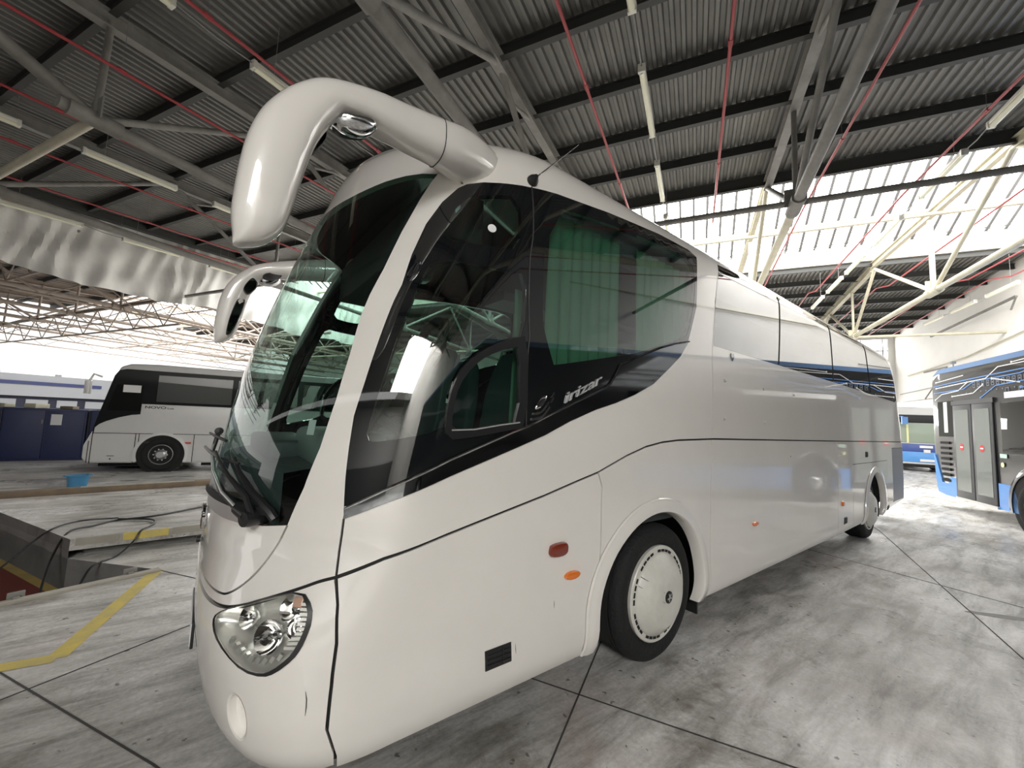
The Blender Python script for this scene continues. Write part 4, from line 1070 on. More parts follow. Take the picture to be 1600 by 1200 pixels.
# painted lip, pale and yellow lengths
def on_lip(x0, x1, m, nm, y=4.0):
    def yy(x): return 4.69 + (x + .90) * (4.78 - 4.69) / 1.15
    o = MB().add([(x0, yy(x0) - .004, .125), (x1, yy(x1) - .004, .125), (x1, yy(x1) - .004, SZ + .002), (x0, yy(x0) - .004, SZ + .002), (x0, yy(x0) + .02, SZ + .003), (x1, yy(x1) + .02, SZ + .003)], [(0, 1, 2, 3), (3, 2, 5, 4)])
    return struct(nm, o, m)
on_lip(-.49, -.09, 'yellow_line', 'trim_3'); on_lip(-.86, -.52, 'concrete_beam', 'trim_4'); on_lip(-.06, .24, 'concrete_beam', 'trim_5')
# second level behind with its dark kerb
up = [Vector((-6.5, 7.45)), Vector((-2.36, 7.70)), Vector((.36, 8.02)), Vector((10.4, 9.0)), Vector((40, 12)), Vector((40, 60)), Vector((-30, 60)), Vector((-30, 7.0))]
slab('floor_yard', up, -.02, .10, 'concrete_floor')
o = MB()
for a, b in ((Vector((-6.5, 7.35)), Vector((-2.36, 7.62))), (Vector((-2.36, 7.62)), Vector((.36, 7.92))), (Vector((.36, 7.92)), Vector((10.4, 8.92)))):
    o.beam((a.x, a.y + .09, SZ + .04), (b.x, b.y + .09, SZ + .04), .16, .10)
    o.beam((a.x, a.y + .17, SZ/2 + .03), (b.x, b.y + .17, SZ/2 + .03), .10, .30)
struct('trim_6', o, 'kerb_brown', bevel=.01)
struct('trim_7', MB().beam((-1.35, 7.80, SZ + .093), (.1, 7.965, SZ + .093), .12, .006), 'concrete_beam')
# expansion joints (shallow dark grooves)
def jline(name, pts_, w=.010, z=.0015):
    o = MB()
    for a, b in zip(pts_, pts_[1:]): o.beam((a[0], a[1], z), (b[0], b[1], z), w, .002)
    return struct(name, o, 'joint')
def hj(a, b): p = H(a, b); return (p.x, p.y)
k = 8
for pts_ in ([hj(.30, 2.0), hj(3.5, 2.03), hj(9, 2.05)], [hj(-6, -.93), hj(1.36, -.89), hj(9, -.80)], [hj(-6, -3.9), hj(4.02, -3.89), hj(8.76, -4.55), hj(20, -5.2)],
             [hj(.40, 2.36), hj(.48, .78), hj(.5, -3)], [hj(-3, 1.98), hj(.31, 1.99)], [hj(1.70, 3.45), hj(1.77, 2.88), hj(1.93, -.56), hj(1.92, -1.43), hj(1.9, -8)],
             [hj(7.4, 1), hj(6.68, -2.96), hj(5.42, -4.62), hj(4.6, -6.5)]):
    jline('trim_%d' % k, pts_); k += 1
# yellow floor line in two legs
def gp(x, y): return Vector((x, y, 0))
YL = [(-.13, 3.80), (-.50, 2.33), (-.95, 2.42)]
o = MB(); w = .055
A, B, C = [Vector(p) for p in YL]
A = Vector((-.12, 3.84)); B = Vector((-.52, 2.30)); C = Vector((-2.6, 2.62))
def offs(p, q, w): d = (q - p).normalized(); return Vector((-d.y, d.x)) * w
o.add([(*(A + offs(A, B, w)), .002), (*(A - offs(A, B, w)), .002), (*(B - offs(A, B, w)), .002), (*(B + offs(A, B, w)), .002)], [(0, 1, 2, 3)])
o.add([(*(B + offs(B, C, w)), .0022), (*(B - offs(B, C, w)), .0022), (*(C - offs(B, C, w)), .0022), (*(C + offs(B, C, w)), .0022)], [(0, 1, 2, 3)])
struct('trim_%d' % k, o, 'yellow_line'); k += 1

# ------------------------------------------------------------------ hall: roof
def zr1(a): return 7.4 + .0584 * a
def zr2(a): return 9.1 - .0584 * a
A0, AE, AG, AF = -7.0, 10.34, 17.6, 28.6
BR, BL = -11.8, 38.0
def corr(name, a0, a1, b0, b1, zf, m, pitch=.152, parent=None):
    o = MB(); b = b0; vs = []
    while b < b1:
        for db, dz in ((0, .05), (.062, .05), (.082, 0), (.132, 0)):
            vs.append((b + db, dz))
        b += pitch
    n = len(vs); V = [H(a0, bb_, zf(a0) + dz) for bb_, dz in vs] + [H(a1, bb_, zf(a1) + dz) for bb_, dz in vs]
    o.add(V, [(i, i+1, n+i+1, n+i) for i in range(n-1)])
    q = o.build(name, m, parent, fix=False)
    return q
ceil = struct_root('ceiling')
corr('roof_sheet', A0, AE, BR, 15.8, zr1, 'roof_sheet', parent=ceil)
corr('roof_sheet', AG, AF, BR, 15.8, zr2, 'roof_sheet', parent=ceil)
corr('roof_sheet', -30, A0 - 7.2, BR, 38, lambda a: 6.6 + 0*a, 'roof_sheet', parent=ceil)
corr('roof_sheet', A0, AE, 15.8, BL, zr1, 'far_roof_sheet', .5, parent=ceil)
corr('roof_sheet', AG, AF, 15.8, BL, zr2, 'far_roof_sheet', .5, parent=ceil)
# closure plates over the sheet ends
MB().beam(H(AE + .03, BR, zr1(AE) + .01), H(AE + .03, BL, zr1(AE) + .01), .03, .22).build('eaves_closure', 'purlin_steel', ceil)
# outer skin keeps the sky light out of the sheet joints
MB().add([H(A0, BR, zr1(A0) + .06), H(AE, BR, zr1(AE) + .06), H(AE, BL, zr1(AE) + .06), H(A0, BL, zr1(A0) + .06)], [(0, 1, 2, 3)]).add([H(AG, BR, zr2(AG) + .06), H(AF, BR, zr2(AF) + .06), H(AF, BL, zr2(AF) + .06), H(AG, BL, zr2(AG) + .06)], [(0, 1, 2, 3)]).build('roof_outer_skin', 'purlin_steel', ceil, fix=False)
# purlins
for i in range(12):
    a = AE - 1.45 * i
    h = .30 if i == 0 else .20
    MB().ibeam(H(a, BR, zr1(a) - h/2 - .005), H(a, BL, zr1(a) - h/2 - .005), .10, h).build('purlin', 'purlin_steel', ceil)
for i in range(8):
    a = AG + 1.47 * i
    MB().ibeam(H(a, BR, zr2(a) - .105), H(a, BL, zr2(a) - .105), .10, .20).build('purlin', 'purlin_steel', ceil)
# glazed ridge between the two slopes
APEX = ((AE + AG) / 2, 10.75)
sk = struct_root('window_1')
ZG0, ZG1 = 8.15, 8.72
def glaz(a0, z0, a1, z1, b0, b1):
    MB().add([H(a0, b0, z0), H(a0, b1, z0), H(a1, b1, z1), H(a1, b0, z1)], [(0, 1, 2, 3)]).build('roof_glazing_or_fill', 'skylight', sk, fix=False)
glaz(AE, ZG0, APEX[0], APEX[1], BR, BL); glaz(APEX[0], APEX[1], AG, ZG1, BR, BL)
MB().add([H(AE, BR, ZG0), H(AG, BR, ZG0), H(AG, BR, ZG1), H(APEX[0], BR, APEX[1])], [(0, 1, 2, 3)]).build('gable_glazing', 'gable_light', sk, fix=False)
b = BR
i = 0
while b < BL:
    if i < 90 or i % 3 == 0:
        o = MB().beam(H(APEX[0], b, APEX[1] - .05), H(AG, b, ZG1 - .03), .085, .07); o.build('glazing_bar', 'mullion', sk)
    b += .47; i += 1
o = MB()
for k_ in range(14):
    b = BR + 1.2 + k_ * 3.3
    for f_ in (.3, .62): 
        p = H(APEX[0] + (AG - APEX[0]) * f_, b, APEX[1] + (ZG1 - APEX[1]) * f_ - .02); o.beam(p - HB * .12, p + HB * .12, .02, .02)
o.build('glazing_clips', 'mullion', sk)
# gutter beam with its rail
gut = MB().box((0,0,0), (0,0,0)) if 0 else MB()
gut.beam(H(AG, BR, 8.36), H(AG, BL, 8.36), .22, .62); struct('trim_gutter', gut, 'concrete_beam')
o = MB(); o.beam(H(AG - .14, BR, 8.80), H(AG - .14, BL, 8.80), .05, .05)
b = BR + .4
while b < 16: o.beam(H(AG - .14, b, 8.66), H(AG - .14, b, 8.80), .03, .03); b += .95
struct('trim_gutter_rail', o, 'steel_dull')
# added glowing ridge behind the viewer, unseen, lights the coach side; rest sheeted over
BM = -4.8
MB().add([H(A0, BM, 7.1), H(A0, BL, 7.1), H(A0 - 3.6, BL, 9.3), H(A0 - 3.6, BM, 9.3)], [(0, 1, 2, 3)]).add([H(A0 - 7.2, BM, 7.1), H(A0 - 7.2, BL, 7.1), H(A0 - 3.6, BL, 9.3), H(A0 - 3.6, BM, 9.3)], [(0, 1, 2, 3)]).build('roof_sheet', 'roof_sheet', ceil, fix=False)
MB().add([H(A0, BR, 7.1), H(A0, BM, 7.1), H(A0 - 3.6, BM, 9.3), H(A0 - 3.6, BR, 9.3)], [(0, 1, 2, 3)]).build('roof_glazing_or_fill', 'rear_fill_glow', sk, fix=False)  # added fill light, not a seen skylight
MB().add([H(A0 - 7.2, BR, 7.1), H(A0 - 7.2, BM, 7.1), H(A0 - 3.6, BM, 9.3), H(A0 - 3.6, BR, 9.3)], [(0, 1, 2, 3)]).build('roof_glazing_or_fill', 'rear_fill_glow', sk, fix=False)
for i in range(8):
    b0 = BR + i
    MB().beam(H(A0, b0, 7.06), H(A0 - 3.6, b0, 9.26), .14, .08).build('glazing_bar', 'mullion', sk)
# trusses
ZC = 5.66
def truss(b, m1, m2, far=False):
    t = struct_root('trim_roof_truss')
    def tb(p, q, r, m): MB().tube([p, q], r, 12).build('truss_member', m, t, smooth=True)
    MB().ibeam(H(A0, b, zr1(A0) - .30), H(AE, b, zr1(AE) - .30), .16, .24, .016).build('rafter', m1, t)
    MB().ibeam(H(AE, b, 8.0 - .22), H(AG, b, 8.0 - .12), .13, .20, .016).build('rafter', m2, t)
    MB().ibeam(H(AG, b, zr2(AG) - .30), H(AF, b, zr2(AF) - .30), .16, .24, .016).build('rafter', m2 if b < -5 else m1, t)
    tb(H(1.25, b, ZC), H(7.4, b, ZC), .085, m1); tb(H(7.4, b, ZC), H(AF, b, ZC + .03), .075, m2)
    bot = [-4.4, 1.62, 7.4, 13.63, 19.7, 25.6]; top = [-7, -1.4, 4.5, 10.4, 17.4, 22.8, 28]
    def zt(a): return (zr1(a) if a < AE else 8.0 if a < AG else zr2(a)) - .32
    for i_, a in enumerate(bot):
        m = m1 if a < 8 else m2
        tb(H(a, b, ZC), H(a + .02, b, zt(a)), .045 if i_ != 3 else .06, m)
        for ta in (top[i_], top[i_+1]): tb(H(a, b, ZC), H(ta, b, zt(ta)), .085 if (i_ == 1 and ta < a) else .052, m)
        # gusset at the node
        MB().tube([H(a - .28, b, ZC), H(a + .28, b, ZC)], .115, 14).build('node_sleeve', m, t, smooth=True)
        if not far:
            MB().beam(H(a, b, ZC - .02), H(a, b, ZC + .30), .02, .34, up=HB).build('gusset_plate', m, t)
    # short struts to the purlins
    if not far:
        for a in (5.0, -.9): tb(H(a, b, ZC + 1.4), H(a + 1.0, b, zt(a + 1)), .03, m1)
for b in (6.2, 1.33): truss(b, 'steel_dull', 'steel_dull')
truss(-3.13, 'steel_dull', 'steel_light'); truss(-7.42, 'steel_light', 'steel_light'); truss(10.7, 'steel_dull', 'steel_dull')  # paler yellow steel puts the skylight's glow into the members' colour
for b in (16.4, 20.4, 24.6, 28.8, 33.3): truss(b, 'steel_far', 'steel_far', True)
# ties along the purlin direction, at the nodes
for a, z, m in ((1.62, ZC, 'steel_light'), (7.45, ZC + .06, 'steel_dull'), (13.63, 7.95, 'steel_light'), (13.1, 7.62, 'steel_light'), (13.63, ZC, 'steel_far'), (-4.4, ZC, 'steel_dull'), (19.7, ZC, 'steel_light')):
    bb0 = BR if a != 13.63 or z > 7 else 15.3
    struct('trim_tie', MB().tube([H(a, bb0 if a != 1.62 else 6.2, z), H(a, BL, z)], .055 if a != 1.62 else .065, 10), m, smooth=True)
# far lattice ties in the left hall (between the trusses)
for j, (a, z) in enumerate(((4.5, 6.9), (10.4, 7.3), (7.4, 5.66), (16.5, 6.6))):
    o = MB(); o.tube([H(a, 15.8, z), H(a, BL, z)], .04, 6); o.tube([H(a, 15.8, z - 1.0), H(a, BL, z - 1.0)], .04, 6)
    b = 15.8; s_ = 0
    while b < BL - 1:
        o.tube([H(a, b, z - (1.0 if s_ else 0)), H(a, b + 1.1, z - (0 if s_ else 1.0))], .022, 6); b += 1.1; s_ = 1 - s_
    struct('trim_lattice', o, 'steel_far')
for j, b in enumerate((17.5, 22, 26.5, 31, 35.5)):
    o = MB(); z = 5.0
    o.tube([H(-6, b, z), H(27, b, z)], .04, 6); o.tube([H(-6, b, z + .9), H(27, b, z + .9)], .04, 6)
    a = -6.; s_ = 0
    while a < 26:
        o.tube([H(a, b, z + (.9 if s_ else 0)), H(a + 1.3, b, z + (0 if s_ else .9))], .02, 6); a += 1.3; s_ = 1 - s_
    struct('trim_lattice', o, 'steel_far')

# ------------------------------------------------------------------ walls
def wallq(name, pts_, m): return struct(name, MB().add(pts_, [tuple(range(len(pts_)))]), m, fix=False)
# right wall with an open gate towards its far end
t_ = .3
for nm, a0, a1, z0, z1 in (('wall_right_rear', -30, -2.5, 0, 10.8), ('wall_right', -2.5, 23.2, 0, 10.8), ('wall_right_upper', 23.2, AF, 3.6, 10.8)):
    struct(nm, MB().add([H(a, b, z) for a in (a0, a1) for b in (BR, BR - t_) for z in (z0, z1)], [(0,1,3,2), (4,6,7,5), (0,2,6,4), (1,5,7,3), (0,4,5,1), (2,3,7,6)]), 'wall_plaster_dimmed' if nm == 'wall_right_rear' else 'wall_plaster')  # rear stretch darkened to dim its reflection in the coach glass
# end wall: lower part with a high window strip at the right
for (b0, b1, z0, z1) in ((BR, 38, 0, 2.2), (BR, -10.9 + 8, 3.4, 5.9), (BR, -3, 7.2, 8.5), (-3, 38, 2.2, 8.5), (BR, BR + .3, 5.9, 7.2)):
    struct('wall_end', MB().add([H(a, b, z) for a in (AF, AF + .3) for b in (b0, b1) for z in (z0, z1)], [(0,1,3,2), (4,6,7,5), (0,2,6,4), (1,5,7,3), (0,4,5,1), (2,3,7,6)]), 'wall_end')
w2 = struct_root('window_2')
MB().add([H(AF + .1, -3, 5.9), H(AF + .1, BR, 5.9), H(AF + .1, BR, 7.2), H(AF + .1, -3, 7.2)], [(0, 1, 2, 3)]).build('clerestory_pane', 'gable_light', w2, fix=False)
o = MB()
for k_ in range(9): o.beam(H(AF + .05, BR + .5 + k_, 5.9), H(AF + .05, BR + .5 + k_, 7.2), .05, .05)
o.beam(H(AF + .05, BR, 6.55), H(AF + .05, -3, 6.55), .05, .06); o.build('window_bars', 'mullion', w2)
w3 = struct_root('window_3')
MB().add([H(AF + .1, -3, 2.2), H(AF + .1, BR, 2.2), H(AF + .1, BR, 3.4), H(AF + .1, -3, 3.4)], [(0, 1, 2, 3)]).build('window_pane', 'gable_light', w3, fix=False)
# unseen dull wall behind the camera, widened to keep daylight off the front
struct('wall_back_blocker', MB().add([H(-16, b, z) for b in (BR, 22) for z in (0, 7)], [(0, 1, 3, 2)]), 'wall_dull', fix=False)
struct('wall_back_dark_sheet', MB().add([H(-15.9, b, z) for b in (BR, 22) for z in (0, 3.2)], [(0, 1, 3, 2)]), 'purlin_steel', fix=False)  # dark sheet added so the driver's glass reflects dark low down
# conduits and brackets on the right wall
def pipe(name, label, cat, pts_, r, m, group=None, n=8):
    o = MB().tube(pts_, r, n).build(name, m, smooth=True); return tag(o, label, cat, group)
pipe('wall_conduit', 'thin grey conduit climbing across the right wall above the blue and black bus', 'pipe', [H(27, BR + .06, 4.9), H(22, BR + .06, 5.1), H(16, BR + .06, 5.8), H(5, BR + .06, 6.6)], .028, 'steel_light')
pipe('wall_cable', 'lower dark cable sagging along the right wall near the end wall', 'cable', [H(28, BR + .05, 4.0), H(24, BR + .05, 4.1), H(20.0, BR + .05, 4.35), H(17, BR + .05, 4.5)], .018, 'cable')
br = thing('wall_bracket', 'dark triangular steel wall bracket beyond the rear of the white coach', 'bracket', H(25.5, BR + .0, 0))
MB().beam(Vector((0,0,4.9)), Vector((0,0,4.9)) + HB * .0 + HA * -2.0, .06, .06).beam(Vector((0,0,3.6)), Vector((0,0,4.9)) + HA * -2.0, .05, .05).build('bracket_arm', 'steel_dull', br)
br2 = thing('crane_jib', 'long grey horizontal bar on the right wall just under the roof edge', 'bar', H(24, BR + .3, 6.4))
MB().beam(Vector((0,0,0)), HA * -5.5 + Vector((0,0,.25)), .07, .07).beam(HA * -5.5 + Vector((0,0,.25)), HA * -5.2 + Vector((0,0,-.15)), .04, .04).build('jib_beam', 'steel_dull', br2)

# ------------------------------------------------------------------ tarpaulin curtain on the left
vs = []; NA = 300; NZ = 30
for i in range(NA + 1):
    a = -6 + 24 * i / NA
    bot = 5.38 + .10 * math.sin(a * .9) + .05 * math.sin(a * 2.3 + 1)
    for j in range(NZ + 1):
        f_ = j / NZ; z = zr1(min(a, AE)) - .08 - (zr1(min(a, AE)) - .08 - bot) * f_
        fold = .11 * math.sin(a * 2.1 + f_ * 1.6) * f_ + .075 * math.sin(a * 5.3 - f_ * 3.4 + 1.6 * math.sin(a)) * (.25 + f_) + .05 * math.sin(a * 12 + f_ * 6 + 2 * math.sin(a * 1.7)) + .03 * math.sin(f_ * 14 + a * 2)
        vs.append(H(a + .05 * math.sin(f_ * 7 + a * 3), 15.75 + fold, z))
cl = MB().add(vs, [(i*(NZ+1)+j, i*(NZ+1)+j+1, (i+1)*(NZ+1)+j+1, (i+1)*(NZ+1)+j) for i in range(NA) for j in range(NZ)]).build('tarpaulin', 'tarp', smooth=True)
tag(cl, 'long pale grey tarpaulin hanging under the roof at the left', 'tarpaulin')
struct('trim_curtain_rail', MB().beam(H(-6, 15.55, zr1(-6) - .52), H(10.3, 15.55, zr1(10.3) - .52), .08, .14), 'concrete_beam')
struct('trim_curtain_beam', MB().beam(H(-6, 15.5, zr1(-6) - .16), H(AE, 15.5, zr1(AE) - .16), .25, .22), 'purlin_steel')

# ------------------------------------------------------------------ lights, red pipes
lt = thing('strip_light', 'x', 'light')
MB().box((0, -.045, .02), (1.5, .045, .085)).build('housing', 'housing', lt, bevel=.008)
MB().tube([(.02, 0, 0), (1.48, 0, 0)], .042, 12).build('diffuser', 'tube_yellow', lt, smooth=True)
MB().box((-.02, -.05, -.03), (.03, .05, .09)).build('end_cap', 'housing', lt, bevel=.006); MB().box((1.47, -.05, -.03), (1.52, .05, .09)).build('end_cap', 'housing', lt, bevel=.006)
rows = [(-.85, 2.19, [2.19, 4.61, 7.03, 9.45], 'above the coach roof aerial', .0584),
        (4.1, 0, [-.02, 2.43, 4.85], 'behind the near mirror arm', .0584),
        (9.15, 0, [.11, 2.41, 4.70], 'in the upper left roof row', .0584),
        (14.3, 0, [2.6, 5.0, 7.4], 'before the grey tarpaulin', .0584),
        (-5.85, 0, [6.4, 8.6, 11.0, 13.2, 15.16, 17.25], 'right of the coach roof', 0),
        (-10.85, 0, [17.15, 19.28, 21.37], 'along the right wall', 0)]
ordw = ['first', 'second', 'third', 'fourth', 'fifth', 'sixth', 'seventh']
first = True
lyaw = HY
for b, _, starts, where, slp in rows:
    ws = []
    for i_, a in enumerate(starts):
        z = 6.3 + .0584 * a if slp else 6.72
        if b > 13: z = 6.45 + .03 * a
        if first: L_ = lt; first = False
        else: L_ = dup(lt)
        L_.location = H(a, b, z); L_.rotation_euler = (0, -math.atan(slp), lyaw)
        L_['label'] = 'tube light %s, %s visible from the camera end' % (where, ordw[i_]); L_['group'] = 'tube lights hung under the roof'
        ws.append(H(a, b, z + .05)); ws.append(H(a + 1.5, b, z + .05 + slp * 1.5))
    rt = thing('light_cable', 'thin cable stringing the tube lights together ' + where, 'cable')
    for p, q in zip(ws[1::2], ws[2::2]): MB().tube([p, (p + q) / 2 - Vector((0,0,.03)), q], .010, 6).build('cable_span', 'cable', rt)
    for p in ws[::2]:
        zt_ = zr1((p.dot(HA))) if p.dot(HA) < AE else (8.0 if p.dot(HA) < AG else zr2(p.dot(HA)))
        MB().tube([p + HA * .3, Vector((p.x, p.y, zt_ - .2)) + HA * .3], .004, 5).build('hanger_wire', 'cable', rt)
PB = [(-10.7, 'close beside the tube lights on the right wall'), (-9.7, 'right of the second lattice truss'), (-7.7, 'along the right-hand lattice truss'), (-5.6, 'between the two right-hand trusses'), (-3.82, 'right of the big roof beam at upper right'), (-1.93, 'vertical-looking, right of the hanging tube lights'),
      (-.08, 'running down to the coach roof behind the aerial'), (1.9, 'behind the coach mirror arm root'), (3.86, 'emerging from the near mirror arm top'), (5.93, 'from the top left corner of the roof'), (7.95, 'second from the left edge of the roof'), (9.95, 'below the left truss node'), (11.95, 'close above the grey tarpaulin'), (13.4, 'running against the grey tarpaulin')]
for b, w_ in PB:
    pts_ = [H(-6.8, b, 6.3 - .4), H(4, b, 6.53), H(10.2, b, 6.90)] + ([H(AG - .5, b, 6.95), H(AG + .6, b, 7.2), H(26, b, 6.85)] if b < -3 else [])
    rt = thing('red_pipe', 'thin red overhead pipe ' + w_, 'pipe', group='red pipes under the roof')
    MB().tube(pts_, .022, 8).build('pipe_run', 'red_paint', rt, smooth=True)
    for a in (1.73, 4.6, 7.47):
        o = MB(); z = 6.3 + .0584 * a; M = H(a, b, z); o.tube([M - HA * .05, M + HA * .05], .032, 8); o.cur = 1; o.tube([M, Vector((M.x, M.y, zr1(a) - .2))], .003, 5); o.build('pipe_hanger', ['red_paint', 'steel_dull'], rt)
# ------------------------------------------------------------------ white midibus on the left
LB_O = Vector((-.58, 10.97, .10)); LB_A = math.radians(-12.5)
lb = thing('midibus', 'small white midibus with black side windows parked across the left background', 'bus', LB_O, LB_A)
# local frame: x runs rearward along the visible side, +y away from the viewer, z up
def rb_(poly, r=.1, it=2): return smooth_poly(poly, it)
prof_ = [(-1.30, .20), (-1.40, .30), (-1.40, .60), (-1.27, .95), (-1.21, 1.30), (-1.03, 2.10), (-.93, 2.42), (-.75, 2.50), (-.3, 2.53), (5.4, 2.53), (5.6, 2.4), (5.65, 1.4), (5.65, .3), (5.5, .20)]
MB().prism(prof_, .0, 2.05).build('bodywork', 'bus_white', lb, bevel=.06)
MB().prism([(-1.235, .86), (-1.245, 1.02), (-1.19, 1.30), (-1.0, 2.20), (-.93, 2.33), (-.80, 2.37), (5.5, 2.36), (5.5, 1.58), (-.46, 1.575), (-.465, 1.33), (-.62, 1.31), (-.85, 1.24), (-1.05, 1.15), (-1.16, 1.08), (-1.23, 1.0)], -.012, .02).build('window_band', 'bus_glass', lb)
MB().prism([(-1.06, 1.40), (-.93, 2.00), (-.47, 2.00), (-.47, 1.40)], -.018, -.010).build('driver_pane', 'dark_glass', lb)
for x0, x1 in ((-.20, 1.28), (1.40, 2.75), (2.87, 4.2), (4.3, 5.4)):
    MB().prism([(x0, 1.64), (x0, 2.27), (x1, 2.27), (x1, 1.64)], -.018, -.010).build('side_pane', 'mirror_glass', lb)
MB().prism([(-.82, 1.83), (-.50, 1.83), (-.50, 2.0), (-.82, 2.0)], -.020, -.0185).build('paper_notice', 'paper', lb)
def lbl(x0, z0, x1, z1, w=.012): 
    return MB().beam((x0, -.003, z0), (x1, -.003, z1), .008, w, up=Vector((0,0,1))) if x0 != x1 else MB().box((x0 - w/2, -.006, z0), (x0 + w/2, .003, z1))
for a in ((-1.24, .88, 5.5, .90), (-1.25, .2, -1.25, 1.0), (-.50, .2, -.50, .88), (-.44, .2, -.44, .88), (.60, .22, .60, .88), (-1.30, .22, -1.30, .70), (2.2, .22, 2.2, .88)):
    lbl(*a).build('panel_seam', 'gap', lb)
# wheel, arch
MB().lathe([(.46, -.010), (.46, .0), (.001, .0)], 40, Matrix.Translation((0, -.004, .40))).build('wheel_housing', 'gap', lb)
o = MB(); 
for r0, r1 in ((.455, .52),):
    vs = []
    for i in range(33):
        a = -.35 + (PI + .7) * i / 32
        vs += [(r0 * math.cos(a), -.006, .40 + r0 * math.sin(a)), (r0 * math.cos(a), -.03, .40 + r0 * math.sin(a)), (r1 * math.cos(a), -.028, .40 + r1 * math.sin(a)), (r1 * math.cos(a), -.004, .40 + r1 * math.sin(a))]
    o.add(vs, [(4*i+j, 4*i+j+1, 4*i+j+5, 4*i+j+4) for i in range(32) for j in range(3)])
o.build('wheel_arch_flare', 'bus_white', lb, smooth=True)
wheel(lb, (0, -.015, .40), 0, .39, .235, False, .22); wheel(lb, (3.4, -.015, .40), 0, .39, .235, False, .22)
wheel(lb, (0, 2.06, .40), PI, .39, .235, False, .22); wheel(lb, (3.4, 2.06, .40), PI, .39, .235, False, .22)
MB().prism([(-.42, .66), (-.24, .66), (-.24, .70), (-.42, .70)], -.014, .0).build('side_grille', 'black_plastic', lb)
MB().prism([(.42, .66), (.55, .66), (.55, .70), (.42, .70)], -.018, .0).build('side_reflector', 'red_lens', lb)
for x in (-.90, 1.22): MB().lathe([(.016, -.012), (.001, -.012)], 10, Matrix.Translation((x, 0, .30))).beam((x - .06, -.01, .37), (x + .06, -.01, .37), .01, .012).build('flap_lock', 'gap', lb)
MB().box((.75, .2, .12), (2.4, .5, .2)).box((-1.2, .3, .1), (-.5, 1.8, .2)).build('chassis', 'gap', lb)
vs, fs = text_mesh('NOVO', .085, .002); o = MB().add([(v.x * 1.55 - .40, -.006 - v.z, 1.475 + v.y) for v in vs], fs)
vs, fs = text_mesh('Lux', .06, .002); o.add([(v.x * 1.4 + .02, -.006 - v.z, 1.475 + v.y) for v in vs], fs); o.build('model_lettering', 'black_plastic', lb)
# rounded front screen edge
MB().prism([(-1.30, 1.05), (-1.25, 1.30), (-1.07, 2.10), (-1.0, 2.32), (-.97, 2.30), (-1.04, 2.08), (-1.2, 1.3), (-1.24, 1.05)], .15, 1.9).build('windscreen', 'dark_glass', lb)
MB().tube([(-1.2, -.02, 2.15), (-1.32, -.10, 2.2), (-1.36, -.14, 2.05)], .025, 8).box((-1.42, -.2, 1.75), (-1.34, -.06, 2.05)).build('door_mirror', 'bus_white', lb, bevel=.02)

# ------------------------------------------------------------------ blue metal cabinets behind it
lk = thing('steel_cabinet', 'x', 'cabinet')
MB().box((-.76, 0, 0), (.76, .8, 1.34)).build('cabinet_body', 'locker_blue', lk, bevel=.01)
MB().box((-.72, -.02, .06), (-.01, 0, 1.29)).build('cabinet_door', 'locker_blue', lk, bevel=.006)
MB().box((.01, -.02, .06), (.72, 0, 1.29)).build('cabinet_door', 'locker_blue', lk, bevel=.006)
MB().box((-.78, -.025, .02), (-.745, .01, 1.33)).build('corner_post', 'locker_dark', lk)
MB().box((-.06, -.05, .95), (-.03, -.02, 1.05)).build('door_handle', 'steel_dull', lk)
base = Vector((-2.15, 13.95, .10)); dirv = Vector((math.cos(math.radians(-4)), math.sin(math.radians(-4)), 0))
labs = ['dark blue steel cabinet against the white midibus front, with a white paper on its door', 'dark blue steel cabinet second from the white midibus front', 'dark blue steel cabinet third from the white midibus front, cut by the left frame edge', 'dark blue steel cabinet hidden mostly behind the midibus windscreen']
xs = [-.95, -2.50, -4.05, .62]
for i, x in enumerate(xs):
    L_ = lk if i == 0 else dup(lk)
    L_.location = base + dirv * x; L_.rotation_euler = (0, 0, math.radians(-4)); L_['label'] = labs[i]; L_['group'] = 'blue steel cabinets in a row'
def on_cab(x, z): return base + dirv * x + Vector((0, 0, z))
MB_ = MB().box((-.10, -.035, .92), (.10, -.022, 1.20), Matrix.Translation(base + dirv * -.75) @ Matrix.Rotation(math.radians(-4), 4, 'Z'))
tag(MB_.build('paper_notice', 'paper'), 'white sheet of paper stuck on the blue cabinet beside the midibus', 'paper')
MB_ = MB().box((-.45, -.035, 1.06), (-.12, -.022, 1.13), Matrix.Translation(base + dirv * -3.9) @ Matrix.Rotation(math.radians(-4), 4, 'Z'))
tag(MB_.build('name_plate', 'paper'), 'small pale strip label on the blue cabinet at the left frame edge', 'sign')
# clutter on top of the cabinets
cl_m = [('paper', 'white'), ('steel_light', 'grey'), ('dark_red_lens', 'reddish'), ('paper', 'pale'), ('kerb_brown', 'brown')]
for i, (x, w_, h_, m, what, nm, ct) in enumerate(((-3.55, .5, .07, 'paper', 'flat white tray on the blue cabinet nearest the left frame edge', 'tray', 'tray'), (-2.75, .35, .14, 'paper', 'crumpled white sheet on the middle blue cabinet', 'folded_sheet', 'sheet'),
        (-2.2, .28, .16, 'kerb_brown', 'brown carton on the middle blue cabinet', 'carton', 'box'), (-1.75, .22, .10, 'steel_light', 'small grey box on the middle blue cabinet', 'storage_box', 'box'), (-1.2, .45, .12, 'steel_light', 'low grey box on the cabinet by the midibus', 'storage_box', 'box'), (-.6, .5, .08, 'kerb_brown', 'flat brown carton on the cabinet by the midibus', 'carton', 'box'))):
    M = Matrix.Translation(base + dirv * x + Vector((0, .3, 1.34))) @ Matrix.Rotation(.3 * i, 4, 'Z')
    o = MB().box((-w_/2, -.12, .001), (w_/2, .12, h_), M)
    tag(o.build(nm, m, bevel=.012), what, ct)

